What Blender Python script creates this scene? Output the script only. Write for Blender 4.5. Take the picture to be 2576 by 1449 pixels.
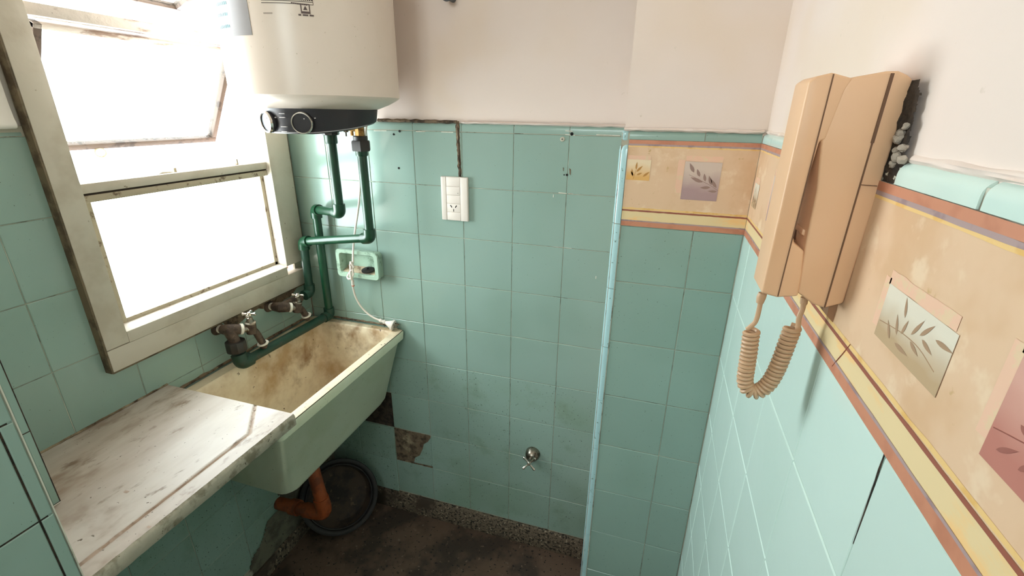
import bpy, bmesh, math, random
from math import sin, cos, pi, sqrt, atan2, acos
from mathutils import Vector, Matrix, noise
random.seed(7)
for o in list(bpy.data.objects): bpy.data.objects.remove(o)
SC = bpy.context.scene
COL = SC.collection

# ------------------------------------------------------------------ camera
FPX = 1168.742
CAM = Vector((1.119375, -1.241747, 1.495161))
R0 = Vector((0.9547858, 0.2969782, 0.0137121))      # right
R1 = Vector((0.1178074, -0.3355983, -0.9346096))    # down
R2 = Vector((-0.2729569, 0.8939674, -0.3554107))    # forward
cd = bpy.data.cameras.new('camera'); co = bpy.data.objects.new('camera', cd); COL.objects.link(co)
cd.sensor_fit = 'HORIZONTAL'; cd.sensor_width = 36.0; cd.lens = 36.0 * FPX / 2576.0
cd.clip_start = 0.01; cd.clip_end = 100
co.matrix_world = Matrix(((R0.x, -R1.x, -R2.x, CAM.x), (R0.y, -R1.y, -R2.y, CAM.y), (R0.z, -R1.z, -R2.z, CAM.z), (0, 0, 0, 1)))
SC.camera = co

# ------------------------------------------------------------------ light: overcast daylight through the window and an assumed one behind the camera
wd = bpy.data.worlds.new('overcast_sky'); SC.world = wd; wd.use_nodes = True
bg = wd.node_tree.nodes['Background']
bg.inputs[0].default_value = (0.91, 0.96, 1.0, 1); bg.inputs[1].default_value = 17.0
pl = bpy.data.lights.new('window_portal', 'AREA'); pl.shape = 'RECTANGLE'; pl.size = 1.02; pl.size_y = 0.56
pl.cycles.is_portal = True
po = bpy.data.objects.new('window_portal', pl); COL.objects.link(po)
# local -Z looks into the room (+x); local X -> z, local Y -> y
po.matrix_world = Matrix(((0, 0, -1, -0.16), (0, 1, 0, -0.33), (1, 0, 0, 1.54), (0, 0, 0, 1)))

p2 = bpy.data.lights.new('assumed_window_portal', 'AREA'); p2.shape = 'RECTANGLE'; p2.size = .68; p2.size_y = .66; p2.cycles.is_portal = True  # portal of the assumed window added behind the camera
o2 = bpy.data.objects.new('assumed_window_portal', p2); COL.objects.link(o2)
o2.matrix_world = Matrix(((1, 0, 0, .65), (0, 0, -1, -2.80), (0, 1, 0, 2.02), (0, 0, 0, 1)))

vs = SC.view_settings
vs.view_transform = 'Standard'; vs.look = 'None'; vs.gamma = 1.0; vs.use_curve_mapping = False
vs.exposure = 0.3

# ------------------------------------------------------------------ pixel -> point on a plane
def ray(u, v): return R0 * ((u - 1288) / FPX) + R1 * ((v - 724.5) / FPX) + R2
def on(u, v, ax, val):
    d = ray(u, v); t = (val - CAM[ax]) / d[ax]; return CAM + d * t
def px(u, v, x): return on(u, v, 0, x)
def py(u, v, y): return on(u, v, 1, y)
def pz(u, v, z): return on(u, v, 2, z)

# ------------------------------------------------------------------ materials
MATS = {}
def lin(c):
    return tuple(((x / 255) / 12.92 if x / 255 <= .04045 else ((x / 255 + .055) / 1.055) ** 2.4) for x in c)
def mat(name, rgb, rough=.5, metal=0., layers=(), bump=None, rnd=0., spec=.5, trans=0., coat=0., rlayer=None):
    """layers: (scale, rgb, lo, hi, detail[, stretch]) noise stains mixed over the base colour"""
    m = bpy.data.materials.new(name); m.use_nodes = True; nt = m.node_tree; N = nt.nodes; L = nt.links
    b = N['Principled BSDF']; b.inputs['Roughness'].default_value = rough; b.inputs['Metallic'].default_value = metal
    b.inputs['Specular IOR Level'].default_value = spec
    if coat: b.inputs['Coat Weight'].default_value = coat; b.inputs['Coat Roughness'].default_value = .05
    geo = N.new('ShaderNodeNewGeometry')
    c = lin(rgb) + (1,)
    rgbn = N.new('ShaderNodeRGB'); rgbn.outputs[0].default_value = c; cur = rgbn.outputs[0]
    if rnd:
        oi = N.new('ShaderNodeObjectInfo'); hs = N.new('ShaderNodeHueSaturation')
        mr = N.new('ShaderNodeMapRange'); mr.inputs['To Min'].default_value = 1 - rnd; mr.inputs['To Max'].default_value = 1 + rnd
        L.new(oi.outputs['Random'], mr.inputs['Value']); L.new(mr.outputs[0], hs.inputs['Value']); L.new(cur, hs.inputs['Color']); cur = hs.outputs[0]
    for ly in layers:
        s, col, lo, hi, det = ly[:5]
        nz = N.new('ShaderNodeTexNoise'); nz.inputs['Scale'].default_value = s; nz.inputs['Detail'].default_value = det; nz.inputs['Roughness'].default_value = .62
        if len(ly) > 5:
            mp = N.new('ShaderNodeMapping'); mp.inputs['Scale'].default_value = ly[5]; L.new(geo.outputs['Position'], mp.inputs[0]); L.new(mp.outputs[0], nz.inputs['Vector'])
        else: L.new(geo.outputs['Position'], nz.inputs['Vector'])
        mr = N.new('ShaderNodeMapRange'); mr.interpolation_type = 'SMOOTHSTEP'
        mr.inputs['From Min'].default_value = lo; mr.inputs['From Max'].default_value = hi
        L.new(nz.outputs['Fac'], mr.inputs['Value'])
        mx = N.new('ShaderNodeMix'); mx.data_type = 'RGBA'; L.new(mr.outputs[0], mx.inputs['Factor']); L.new(cur, mx.inputs[6])
        mx.inputs[7].default_value = lin(col) + (1,); cur = mx.outputs[2]
    L.new(cur, b.inputs['Base Color'])
    if rlayer:
        s, lo, hi = rlayer
        nz = N.new('ShaderNodeTexNoise'); nz.inputs['Scale'].default_value = s; nz.inputs['Detail'].default_value = 3
        L.new(geo.outputs['Position'], nz.inputs['Vector']); mr = N.new('ShaderNodeMapRange')
        mr.inputs['From Min'].default_value = .35; mr.inputs['From Max'].default_value = .65
        mr.inputs['To Min'].default_value = lo; mr.inputs['To Max'].default_value = hi
        L.new(nz.outputs['Fac'], mr.inputs['Value']); L.new(mr.outputs[0], b.inputs['Roughness'])
    if bump:
        s, st, dist = bump
        nz = N.new('ShaderNodeTexNoise'); nz.inputs['Scale'].default_value = s; nz.inputs['Detail'].default_value = 4
        L.new(geo.outputs['Position'], nz.inputs['Vector']); bp = N.new('ShaderNodeBump')
        bp.inputs['Strength'].default_value = st; bp.inputs['Distance'].default_value = dist
        L.new(nz.outputs['Fac'], bp.inputs['Height']); L.new(bp.outputs[0], b.inputs['Normal'])
    MATS[name] = m; return m
def glass(name):
    m = bpy.data.materials.new(name); m.use_nodes = True; nt = m.node_tree; N = nt.nodes; L = nt.links
    N.remove(N['Principled BSDF']); t = N.new('ShaderNodeBsdfTransparent'); t.inputs[0].default_value = (.93, .96, .95, 1)
    g = N.new('ShaderNodeBsdfGlossy'); g.inputs['Roughness'].default_value = .03
    f = N.new('ShaderNodeValue'); f.outputs[0].default_value = .045
    mx = N.new('ShaderNodeMixShader'); L.new(f.outputs[0], mx.inputs[0]); L.new(t.outputs[0], mx.inputs[1]); L.new(g.outputs[0], mx.inputs[2])
    L.new(mx.outputs[0], N['Material Output'].inputs[0]); MATS[name] = m; return m

DIRT = (70, 58, 46)
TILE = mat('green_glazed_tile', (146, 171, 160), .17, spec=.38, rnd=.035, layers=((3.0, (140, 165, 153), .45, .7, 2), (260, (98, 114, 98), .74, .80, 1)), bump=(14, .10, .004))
TILE_R = mat('lit_green_glazed_tile', (206, 228, 220), .16, rnd=.03, layers=((3.0, (201, 224, 215), .45, .7, 2),), bump=(14, .08, .004))  # same green tile, made paler: window light on the right wall put into the colour
TILE_D = mat('grimy_green_tile', (146, 171, 160), .22, spec=.38, rnd=.04, layers=((3.0, (136, 162, 146), .45, .7, 2), (9, (132, 156, 138), .52, .76, 4), (70, (96, 112, 92), .64, .76, 3), (190, (48, 48, 38), .66, .72, 2)), bump=(14, .10, .004))
TRIM = mat('blue_green_trim_glaze', (168, 202, 204), .12, rnd=.04, layers=((120, (120, 140, 130), .66, .74, 2),))
GROUT = mat('beige_grout', (172, 168, 150), .85, layers=((22, (104, 94, 78), .52, .68, 4), (9, (212, 206, 188), .52, .66, 3)))
GROUTW = mat('white_grout', (205, 205, 190), .8, layers=((18, (150, 140, 122), .5, .68, 4),))
PLASTER = mat('warm_white_plaster', (230, 214, 204), .75, layers=((2.2, (227, 208, 191), .45, .65, 3), (60, (205, 190, 172), .70, .8, 3)), bump=(30, .12, .004))
PLASTERW = mat('white_plaster', (236, 231, 222), .75, layers=((2.2, (230, 222, 212), .45, .65, 3), (60, (212, 200, 184), .72, .8, 3)), bump=(30, .12, .004))
MORTAR = mat('brown_mortar', (118, 100, 80), .95, layers=((40, (66, 54, 42), .45, .62, 5), (16, (160, 144, 118), .55, .68, 4)), bump=(90, .9, .006))
MORTARD = mat('dark_mortar', (66, 54, 44), .95, layers=((40, (38, 31, 25), .45, .6, 5),), bump=(90, .9, .006))
CEMENT = mat('grey_cement', (112, 108, 92), .95, layers=((14, (86, 82, 70), .42, .62, 5), (70, (60, 54, 44), .62, .7, 4)), bump=(80, .6, .004))
FLOORM = mat('dark_terrazzo_floor', (98, 78, 64), .7, layers=((5, (62, 50, 42), .42, .62, 4), (55, (112, 94, 78), .64, .7, 2), (80, (22, 18, 15), .62, .68, 2)), bump=(60, .3, .003))
TERRAZZO = mat('speckled_terrazzo', (112, 98, 82), .7, layers=((110, (40, 34, 28), .52, .58, 2), (90, (166, 152, 130), .60, .65, 2), (8, (70, 58, 48), .5, .65, 4)), bump=(60, .3, .003))
FRAME = mat('cream_window_paint', (198, 190, 174), .45, layers=((8, (184, 174, 156), .45, .65, 4), (60, (120, 104, 82), .69, .76, 4)), bump=(50, .25, .003))
FRAMED = mat('dark_frame_edge', (112, 98, 76), .8, layers=((30, (78, 66, 50), .42, .62, 5),), bump=(60, .5, .003))  # darker brown for the side and underside of the window frame
SILL = mat('flaking_sill_paint', (214, 204, 194), .55, layers=((26, (150, 126, 112), .55, .66, 5, (1, .35, 1)), (90, (96, 78, 64), .68, .74, 4)), bump=(60, .6, .004))
SASH = mat('old_sash_paint', (176, 164, 140), .6, layers=((40, (104, 84, 64), .55, .66, 5),), bump=(60, .5, .003))
AWN = mat('darkened_sash_steel', (86, 72, 62), .7, layers=((40, (54, 42, 34), .5, .64, 5),))  # sash colour darkened to stand in for shaded undersides against the bright sky
GAP_FILL = mat('dark_brown_line', (58, 44, 34), .8)  # dark brown fill for the gap under the transom
GLASS = glass('window_glass')
REVEAL = mat('pink_outer_render', (206, 176, 160), .9, layers=((20, (180, 140, 124), .45, .6, 5),))
ENAMEL = mat('heater_white_enamel', (223, 209, 195), .32, layers=((5, (219, 205, 190), .5, .7, 3), (140, (196, 182, 162), .70, .76, 2)))
BLACKP = mat('black_plastic', (26, 24, 30), .38)
BLACKR = mat('black_rubber', (24, 21, 20), .6, layers=((20, (46, 36, 30), .5, .68, 4),))
CHROME = mat('chrome', (205, 200, 192), .16, 1.0, layers=((60, (110, 96, 84), .6, .7, 4),))
CHROMED = mat('tarnished_chrome', (150, 142, 130), .32, 1.0, layers=((40, (86, 74, 62), .5, .66, 4),))
BRASS = mat('dull_brass', (176, 138, 84), .42, .85, layers=((50, (128, 92, 52), .5, .65, 4),))
IRON = mat('rusty_brown_iron', (92, 76, 64), .62, .25, layers=((45, (62, 48, 40), .45, .62, 4), (70, (126, 104, 86), .64, .72, 3)), bump=(70, .5, .003))
TEFLON = mat('white_thread_tape', (232, 226, 212), .6)
PPR = mat('green_plastic_pipe', (20, 62, 40), .3, layers=((60, (40, 66, 50), .62, .74, 4), (9, (16, 52, 34), .45, .6, 2)))
PPRD = mat('old_dark_green_pipe', (24, 58, 44), .45, layers=((40, (52, 60, 48), .55, .7, 4),))
NUT = mat('black_union_nut', (44, 40, 36), .45)
SINKO = mat('sink_pale_green', (214, 220, 194), .38, layers=((6, (206, 212, 182), .45, .65, 3), (150, (140, 146, 116), .66, .73, 3)), bump=(60, .2, .002))
SINKI = mat('sink_stained_cream', (230, 216, 188), .5, layers=((4.5, (184, 154, 114), .44, .66, 5), (7, (140, 104, 66), .50, .72, 5), (60, (96, 68, 44), .66, .73, 4)), bump=(60, .2, .002))
MARBLE = mat('worn_marble', (194, 184, 174), .46, layers=((5, (170, 156, 143), .40, .62, 5, (1, .25, 1)), (14, (150, 132, 116), .52, .70, 5, (1, .35, 1)), (5, (140, 118, 100), .56, .74, 5), (26, (132, 112, 94), .58, .70, 5, (1, .5, 1)), (90, (98, 84, 70), .67, .73, 3)), bump=(60, .12, .002))
MARBLEG = mat('marble_groove', (168, 146, 128), .6, layers=((30, (140, 116, 98), .45, .65, 4),))
MARBLEE = mat('marble_edge', (176, 168, 150), .55, layers=((30, (132, 124, 104), .45, .62, 5), (110, (84, 76, 62), .64, .7, 3)), bump=(120, .5, .003))
PHONE = mat('beige_phone_plastic', (226, 184, 146), .42, layers=((7, (222, 178, 138), .5, .7, 2),), bump=(500, .06, .0006))
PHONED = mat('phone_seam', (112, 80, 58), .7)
CORDM = mat('beige_cord', (196, 160, 126), .45)
WHITEP = mat('white_plastic', (232, 222, 212), .35)
WHITEC = mat('white_cord_plastic', (222, 212, 200), .45)
TERRA = mat('brown_drain_plastic', (150, 74, 36), .5, layers=((20, (112, 54, 28), .45, .65, 4),))
DARK = mat('dark_hole', (18, 14, 12), .9)
SILVER = mat('silver_sticker', (140, 136, 136), .5, 0, layers=((8, (130, 125, 124), .5, .7, 2),))
TEAL = mat('teal_print', (30, 104, 112), .5)
INK = mat('dark_print', (86, 70, 66), .6)
INKW = mat('white_print', (205, 200, 200), .5)
BORDER = mat('ochre_border_paper', (222, 188, 154), .55, layers=((10, (212, 174, 136), .45, .65, 4), (24, (230, 202, 170), .56, .7, 4), (50, (196, 160, 110), .66, .76, 3)))
BORDERL = mat('cream_border_paper', (228, 204, 156), .55, layers=((14, (238, 196, 134), .5, .66, 4, (1, 1, 3)),))
B_TERRA = mat('terracotta_stripe', (198, 134, 104), .55, layers=((30, (186, 122, 94), .45, .65, 3),))
B_LILAC = mat('lilac_stripe', (170, 146, 144), .55, layers=((40, (150, 126, 128), .5, .65, 3),))
B_OCHRE = mat('yellow_stripe', (232, 194, 128), .55, layers=((40, (224, 178, 102), .5, .65, 3),))
B_RED = mat('rust_line', (150, 84, 64), .55)
B_PINK = mat('pink_brush', (230, 188, 160), .55, layers=((80, (224, 196, 160), .5, .62, 4),))
def motif_mat(name, top, bot):
    m = mat(name, top, .5); nt = m.node_tree; N = nt.nodes; L = nt.links; b = N['Principled BSDF']
    tc = N.new('ShaderNodeTexCoord'); sp = N.new('ShaderNodeSeparateXYZ'); L.new(tc.outputs['Generated'], sp.inputs[0])
    nz = N.new('ShaderNodeTexNoise'); nz.inputs['Scale'].default_value = 30
    geo = N.new('ShaderNodeNewGeometry'); L.new(geo.outputs['Position'], nz.inputs['Vector'])
    ad = N.new('ShaderNodeMath'); ad.operation = 'MULTIPLY_ADD'; ad.inputs[1].default_value = .5
    L.new(nz.outputs['Fac'], ad.inputs[0]); L.new(sp.outputs['Z'], ad.inputs[2])
    mr = N.new('ShaderNodeMapRange'); mr.inputs['From Min'].default_value = .45; mr.inputs['From Max'].default_value = 1.05
    L.new(ad.outputs[0], mr.inputs['Value'])
    mx = N.new('ShaderNodeMix'); mx.data_type = 'RGBA'; mx.inputs[6].default_value = lin(bot) + (1,); mx.inputs[7].default_value = lin(top) + (1,)
    L.new(mr.outputs[0], mx.inputs['Factor']); L.new(mx.outputs[2], b.inputs['Base Color']); return m
M_YEL = motif_mat('motif_yellow', (232, 210, 176), (222, 172, 100))
M_LIL = motif_mat('motif_lilac', (208, 188, 174), (170, 142, 142))
M_CRM = motif_mat('motif_cream', (222, 214, 196), (186, 158, 122))
M_ROS = motif_mat('motif_rose', (210, 160, 144), (184, 118, 104))
LEAF = mat('brown_leaf_print', (164, 132, 102), .6)
LEAFY = mat('gold_leaf_print', (182, 130, 62), .6)
LEAFL = mat('plum_leaf_print', (150, 122, 112), .6)
LEAFR = mat('rose_leaf_print', (152, 90, 78), .6)

# ------------------------------------------------------------------ mesh helpers
class MB:
    def __init__(s): s.v = []; s.f = []
    def add(s, vs, fs):
        k = len(s.v); s.v += [tuple(v) for v in vs]; s.f += [tuple(i + k for i in f) for f in fs]; return s
    def box(s, x0, x1, y0, y1, z0, z1):
        return s.add([(x0, y0, z0), (x1, y0, z0), (x1, y1, z0), (x0, y1, z0), (x0, y0, z1), (x1, y0, z1), (x1, y1, z1), (x0, y1, z1)],
                     [(0, 3, 2, 1), (4, 5, 6, 7), (0, 1, 5, 4), (1, 2, 6, 5), (2, 3, 7, 6), (3, 0, 4, 7)])
    def prism(s, poly, off):
        n = len(poly); off = Vector(off); a = [Vector(p) for p in poly]; b = [p + off for p in a]
        return s.add(a + b, [tuple(range(n))[::-1], tuple(range(n, 2 * n))] + [(i, (i + 1) % n, n + (i + 1) % n, n + i) for i in range(n)])
    def tube(s, pts, r, seg=14, caps=True, closed=False):
        pts = [Vector(p) for p in pts]; n = len(pts)
        rs = r if isinstance(r, (list, tuple)) else [r] * n
        T = []
        for i in range(n):
            a = pts[i - 1] if i else pts[i]; b = pts[i + 1] if i < n - 1 else pts[i]
            T.append((b - a).normalized())
        up = Vector((0, 0, 1)) if abs(T[0].z) < .9 else Vector((1, 0, 0))
        nrm = (up - T[0] * up.dot(T[0])).normalized(); V = []; F = []
        for i in range(n):
            nrm = (nrm - T[i] * nrm.dot(T[i])).normalized(); bi = T[i].cross(nrm)
            for k in range(seg):
                a = 2 * pi * k / seg; V.append(pts[i] + (nrm * cos(a) + bi * sin(a)) * rs[i])
        for i in range(n - 1):
            for k in range(seg):
                F.append((i * seg + k, i * seg + (k + 1) % seg, (i + 1) * seg + (k + 1) % seg, (i + 1) * seg + k))
        if caps:
            F.append(tuple(range(seg))[::-1]); F.append(tuple((n - 1) * seg + k for k in range(seg)))
        return s.add(V, F)
    def lathe(s, prof, org, ax, seg=32, caps=True):
        """prof: (radius, height along ax)"""
        org = Vector(org); ax = Vector(ax).normalized(); up = Vector((0, 0, 1)) if abs(ax.z) < .9 else Vector((1, 0, 0))
        e1 = (up - ax * up.dot(ax)).normalized(); e2 = ax.cross(e1); V = []; F = []; n = len(prof)
        for r, h in prof:
            for k in range(seg):
                a = 2 * pi * k / seg; V.append(org + ax * h + (e1 * cos(a) + e2 * sin(a)) * max(r, 1e-5))
        for i in range(n - 1):
            for k in range(seg): F.append((i * seg + k, i * seg + (k + 1) % seg, (i + 1) * seg + (k + 1) % seg, (i + 1) * seg + k))
        if caps: F.append(tuple(range(seg))[::-1]); F.append(tuple((n - 1) * seg + k for k in range(seg)))
        return s.add(V, F)
    def loft(s, rings, close=True):
        n = len(rings[0]); V = [p for r in rings for p in r]; F = []
        for i in range(len(rings) - 1):
            for k in range(n): F.append((i * n + k, i * n + (k + 1) % n, (i + 1) * n + (k + 1) % n, (i + 1) * n + k))
        if close: F.append(tuple(range(n))[::-1]); F.append(tuple((len(rings) - 1) * n + k for k in range(n)))
        return s.add(V, F)

def tag(o, label=None, cat=None, group=None, kind=None):
    if label: o['label'] = label
    if cat: o['category'] = cat
    if group: o['group'] = group
    if kind: o['kind'] = kind
    return o
def link(o, parent=None):
    COL.objects.link(o)
    if parent:
        o.parent = parent
        o.matrix_parent_inverse = Matrix.Translation(-Vector(parent.get('_b', (0, 0, 0))))   # only an Empty carries _b; meshes sit at the origin
    return o
def obj(name, mb, m, parent=None, bevel=0, smooth=35, seg=2):
    me = bpy.data.meshes.new(name); me.from_pydata(mb.v, [], mb.f); me.validate()
    bm = bmesh.new(); bm.from_mesh(me)
    bmesh.ops.recalc_face_normals(bm, faces=bm.faces)
    if bevel:
        es = [e for e in bm.edges if len(e.link_faces) == 2 and e.calc_face_angle(0) > .5]
        bmesh.ops.bevel(bm, geom=es, offset=bevel, segments=seg, affect='EDGES', profile=.5, clamp_overlap=True)
    bm.to_mesh(me); bm.free()
    if smooth:
        for p in me.polygons: p.use_smooth = True
        me.set_sharp_from_angle(angle=math.radians(smooth))
    me.materials.append(m)
    o = bpy.data.objects.new(name, me); return link(o, parent)
def empty(name, loc, label=None, cat=None, group=None, kind=None):
    o = bpy.data.objects.new(name, None); COL.objects.link(o); o.location = loc; o.empty_display_size = .02
    o['_b'] = tuple(loc); return tag(o, label, cat, group, kind)
def struct(name, mb, m, **k): return tag(obj(name, mb, m, None, **k), kind='structure')

# round fillet path between straight runs
def fillet(pts, r, n=6):
    pts = [Vector(p) for p in pts]; out = [pts[0]]
    for i in range(1, len(pts) - 1):
        a = (pts[i - 1] - pts[i]); b = (pts[i + 1] - pts[i]); rr = min(r, a.length * .45, b.length * .45)
        p0 = pts[i] + a.normalized() * rr; p1 = pts[i] + b.normalized() * rr
        for k in range(n + 1):
            t = k / n; out.append((1 - t) ** 2 * p0 + 2 * t * (1 - t) * pts[i] + t * t * p1)
    out.append(pts[-1]); return out
def smoothpath(pts, n=8):
    pts = [Vector(p) for p in pts]; out = []
    P = [pts[0] * 2 - pts[1]] + pts + [pts[-1] * 2 - pts[-2]]
    for i in range(1, len(P) - 2):
        for k in range(n):
            t = k / n; a, b, c, d = P[i - 1:i + 3]
            out.append(.5 * ((2 * b) + (c - a) * t + (2 * a - 5 * b + 4 * c - d) * t * t + (3 * b - a - 3 * c + d) * t ** 3))
    out.append(pts[-1]); return out

# ------------------------------------------------------------------ dimensions
W = 1.298          # right wall
PY = -0.229        # pilaster front
PX = 1.037         # pilaster left edge
T = .15; ZT = 1.44 # tile module, top joint
rows = [ZT - T * k for k in range(10)]       # 1.44 ... 0.09
CEIL = 2.55; YR = -2.7

# ------------------------------------------------------------------ room shell
fl = struct('floor', MB().box(-.12, W + .12, YR - .12, .12, -.1, 0), FLOORM)
struct('ceiling', MB().box(-.12, W + .12, YR - .12, .12, CEIL, CEIL + .1), PLASTERW)
wb = struct('wall_back', MB().box(-.12, W + .12, .008, .12, 0, CEIL), PLASTER)
wr = struct('wall_right', MB().box(W + .006, W + .12, YR, .008, 0, CEIL), PLASTER)
m = MB(); m.box(-.12, .30, YR - .12, YR, 0, CEIL); m.box(1.00, W + .12, YR - .12, YR, 0, CEIL); m.box(.30, 1.00, YR - .12, YR, 0, 1.68); m.box(.30, 1.00, YR - .12, YR, 2.36, CEIL)
struct('wall_rear', m, PLASTERW)          # opening for an assumed high window behind the camera, added to light camera-facing surfaces
w2 = struct('window_2_assumed', MB().box(.30, 1.00, YR - .08, YR - .04, 1.68, 1.72).box(.30, 1.00, YR - .08, YR - .04, 2.32, 2.36).box(.30, .34, YR - .08, YR - .04, 1.72, 2.32).box(.96, 1.00, YR - .08, YR - .04, 1.72, 2.32).box(.63, .67, YR - .08, YR - .04, 1.72, 2.32), FRAME)  # unseen window, assumed from the light on surfaces facing the camera
for a_, b_ in ((.34, .63), (.67, .96)): obj('pane', MB().box(a_, b_, YR - .062, YR - .058, 1.72, 2.32), GLASS, w2, smooth=0)
# window wall with its opening
OY0, OY1, OZ0, OZ1 = -.63, -.05, .965, 2.06
m = MB(); m.box(-.15, -.008, YR, OY0, 0, CEIL); m.box(-.15, -.008, OY1, .008, 0, CEIL); m.box(-.15, -.008, OY0, OY1, 0, OZ0); m.box(-.15, -.008, OY0, OY1, OZ1, CEIL)
wl = struct('wall_left', m, PLASTERW)
wc = struct('wall_column', MB().box(PX + .006, W + .006, PY + .006, .008, 0, CEIL), PLASTER)
m = MB(); m.box(0, .18, -1.25, -.8714, 0, CEIL)
ws = struct('wall_return', m, PLASTERW)
wp = struct('wall_pier', MB().box(0, .379, -1.75, -.969, 0, CEIL), PLASTERW)

# ------------------------------------------------------------------ tiles
TMESH = {}
def tile_mesh(w, h, m, th=.0055, b=.0012):
    k = (round(w, 4), round(h, 4), m.name, th)
    if k in TMESH: return TMESH[k]
    v = []; 
    for (iw, d) in ((0, th), (0, b), (b, 0)):
        v += [(-w / 2 + iw, d, -h / 2 + iw), (w / 2 - iw, d, -h / 2 + iw), (w / 2 - iw, d, h / 2 - iw), (-w / 2 + iw, d, h / 2 - iw)]
    f = [(8, 9, 10, 11)]
    for r in (0, 4):
        for i in range(4): j = (i + 1) % 4; f.append((r + i, r + j, r + 4 + j, r + 4 + i))
    me = bpy.data.meshes.new('tile'); me.from_pydata(v, [], f); me.materials.append(m); TMESH[k] = me; return me
# local frame: x right along wall, y into wall, z up; face at local y=0
ORI = {'back': Matrix.Identity(3), 'left': Matrix(((0, -1, 0), (1, 0, 0), (0, 0, 1))), 'right': Matrix(((0, 1, 0), (-1, 0, 0), (0, 0, 1)))}
def tile(wall, side, a0, a1, z0, z1, m, plane, proud=0., gap=.0013, name='tile', th=.0055, tilt=.0022):
    """a0..a1 along the wall (x on the back wall, y on the side walls)"""
    w = abs(a1 - a0) - gap; h = z1 - z0 - gap
    if w < .004 or h < .004: return
    o = bpy.data.objects.new(name, tile_mesh(w, h, m, th)); COL.objects.link(o)
    c = (a0 + a1) / 2; zc = (z0 + z1) / 2
    loc = {'back': (c, plane - proud, zc), 'left': (plane + proud, c, zc), 'right': (plane - proud, c, zc)}[side]
    jit = Matrix.Rotation(random.uniform(-tilt, tilt), 3, 'Z') @ Matrix.Rotation(random.uniform(-tilt, tilt), 3, 'X')
    o.matrix_world = Matrix.Translation(loc) @ (ORI[side] @ jit).to_4x4()
    o.parent = wall; return o

# back wall
obj('grout_bed', MB().box(0, PX, .0016, .008, .085, 1.458), GROUT, wb, smooth=0)
bx = [.003, .139, .289, .439, .589, .739, .889, PX - .001]
for r in range(9):
    for c in range(7):
        z1, z0 = rows[r], rows[r + 1]
        if r == 6 and c == 1: continue                 # missing tile beside the sink
        if r == 7 and c == 2: continue                 # broken tile
        low = r >= 5
        proud = .007 if (r >= 7 and c <= 1) else random.uniform(0, .0006)
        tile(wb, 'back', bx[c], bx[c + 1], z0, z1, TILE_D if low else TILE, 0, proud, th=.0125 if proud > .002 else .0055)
# rounded cap row on top of the back wall tiles
def cap_piece(wall, pts_axis, a0, a1, z0, z1, plane, side, m, name='cap_tile'):
    n = 6; prof = [(.006, z0), (0, z0), (0, z1 - .010)]
    for k in range(1, n + 1):
        t = k / n * pi / 2; prof.append((.010 - .010 * cos(t), z1 - .010 + .010 * sin(t)))
    prof.append((.014, z1)); prof.append((.014, z0))
    if side == 'back': poly = [(a0, plane + d, z) for d, z in prof]; off = (a1 - a0, 0, 0)
    elif side == 'right': poly = [(plane + d, a0, z) for d, z in prof]; off = (0, a1 - a0, 0)
    else: poly = [(plane - d, a0, z) for d, z in prof]; off = (0, a1 - a0, 0)
    return obj(name, MB().prism(poly, off), m, wall, smooth=40)
for c in range(7): cap_piece(wb, 0, bx[c] + .0008, bx[c + 1] - .0008, ZT + .0012, 1.463, 0.0, 'back', TILE)
# the broken tile and the mortar behind it
def wallpoly(name, pix, plane, side, th, m, parent, bevel=0):
    f = py if side == 'back' else px
    pts = [f(u, v, plane) for u, v in pix]
    off = {'back': (0, th, 0), 'left': (-th, 0, 0), 'right': (th, 0, 0)}[side]
    return obj(name, MB().prism(pts, off), m, parent, smooth=0)
wallpoly('broken_tile', [(1083.6, 1101), (1088.0, 1173), (1042, 1163), (1044, 1152), (1056, 1146), (1064, 1128), (1066, 1118), (1076, 1112)], -.002, 'back', .005, TILE_D, wb)
def rough_patch(name, u0, u1, z0, z1, plane, side, amp, m, parent, nx=26, nz=26, scale=70, edge=None, base=0., seed=0):
    """a lumpy skin on a wall: u is x on the back wall, y on the side walls; edge(u,z)-> keep"""
    V = {}; mb = MB(); idx = {}
    def P(i, j):
        u = u0 + (u1 - u0) * i / nx; z = z0 + (z1 - z0) * j / nz
        h = base + amp * (noise.noise(Vector((u * scale + seed, z * scale, seed * 1.7))) + .5 * noise.noise(Vector((u * scale * 2.3, z * scale * 2.3, seed))) )
        return {'back': (u, plane - h, z), 'left': (plane + h, u, z), 'right': (plane - h, u, z)}[side]
    F = []
    for i in range(nx):
        for j in range(nz):
            u = u0 + (u1 - u0) * (i + .5) / nx; z = z0 + (z1 - z0) * (j + .5) / nz
            if edge and not edge(u, z): continue
            q = []
            for a, b in ((i, j), (i + 1, j), (i + 1, j + 1), (i, j + 1)):
                if (a, b) not in idx: idx[(a, b)] = len(mb.v); mb.v.append(P(a, b))
                q.append(idx[(a, b)])
            F.append(tuple(q))
    mb.f = F
    return obj(name, mb, m, parent, smooth=50)
rough_patch('exposed_mortar', .2895, .4385, rows[8] + .0008, rows[7] - .001, .0005, 'back', .0012, MORTAR, wb, seed=3, base=.0005)
rough_patch('missing_tile_hole', .139, .290, rows[7] + .001, rows[6] - .001, .0008, 'back', .0008, MORTARD, wb, seed=5)
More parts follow.
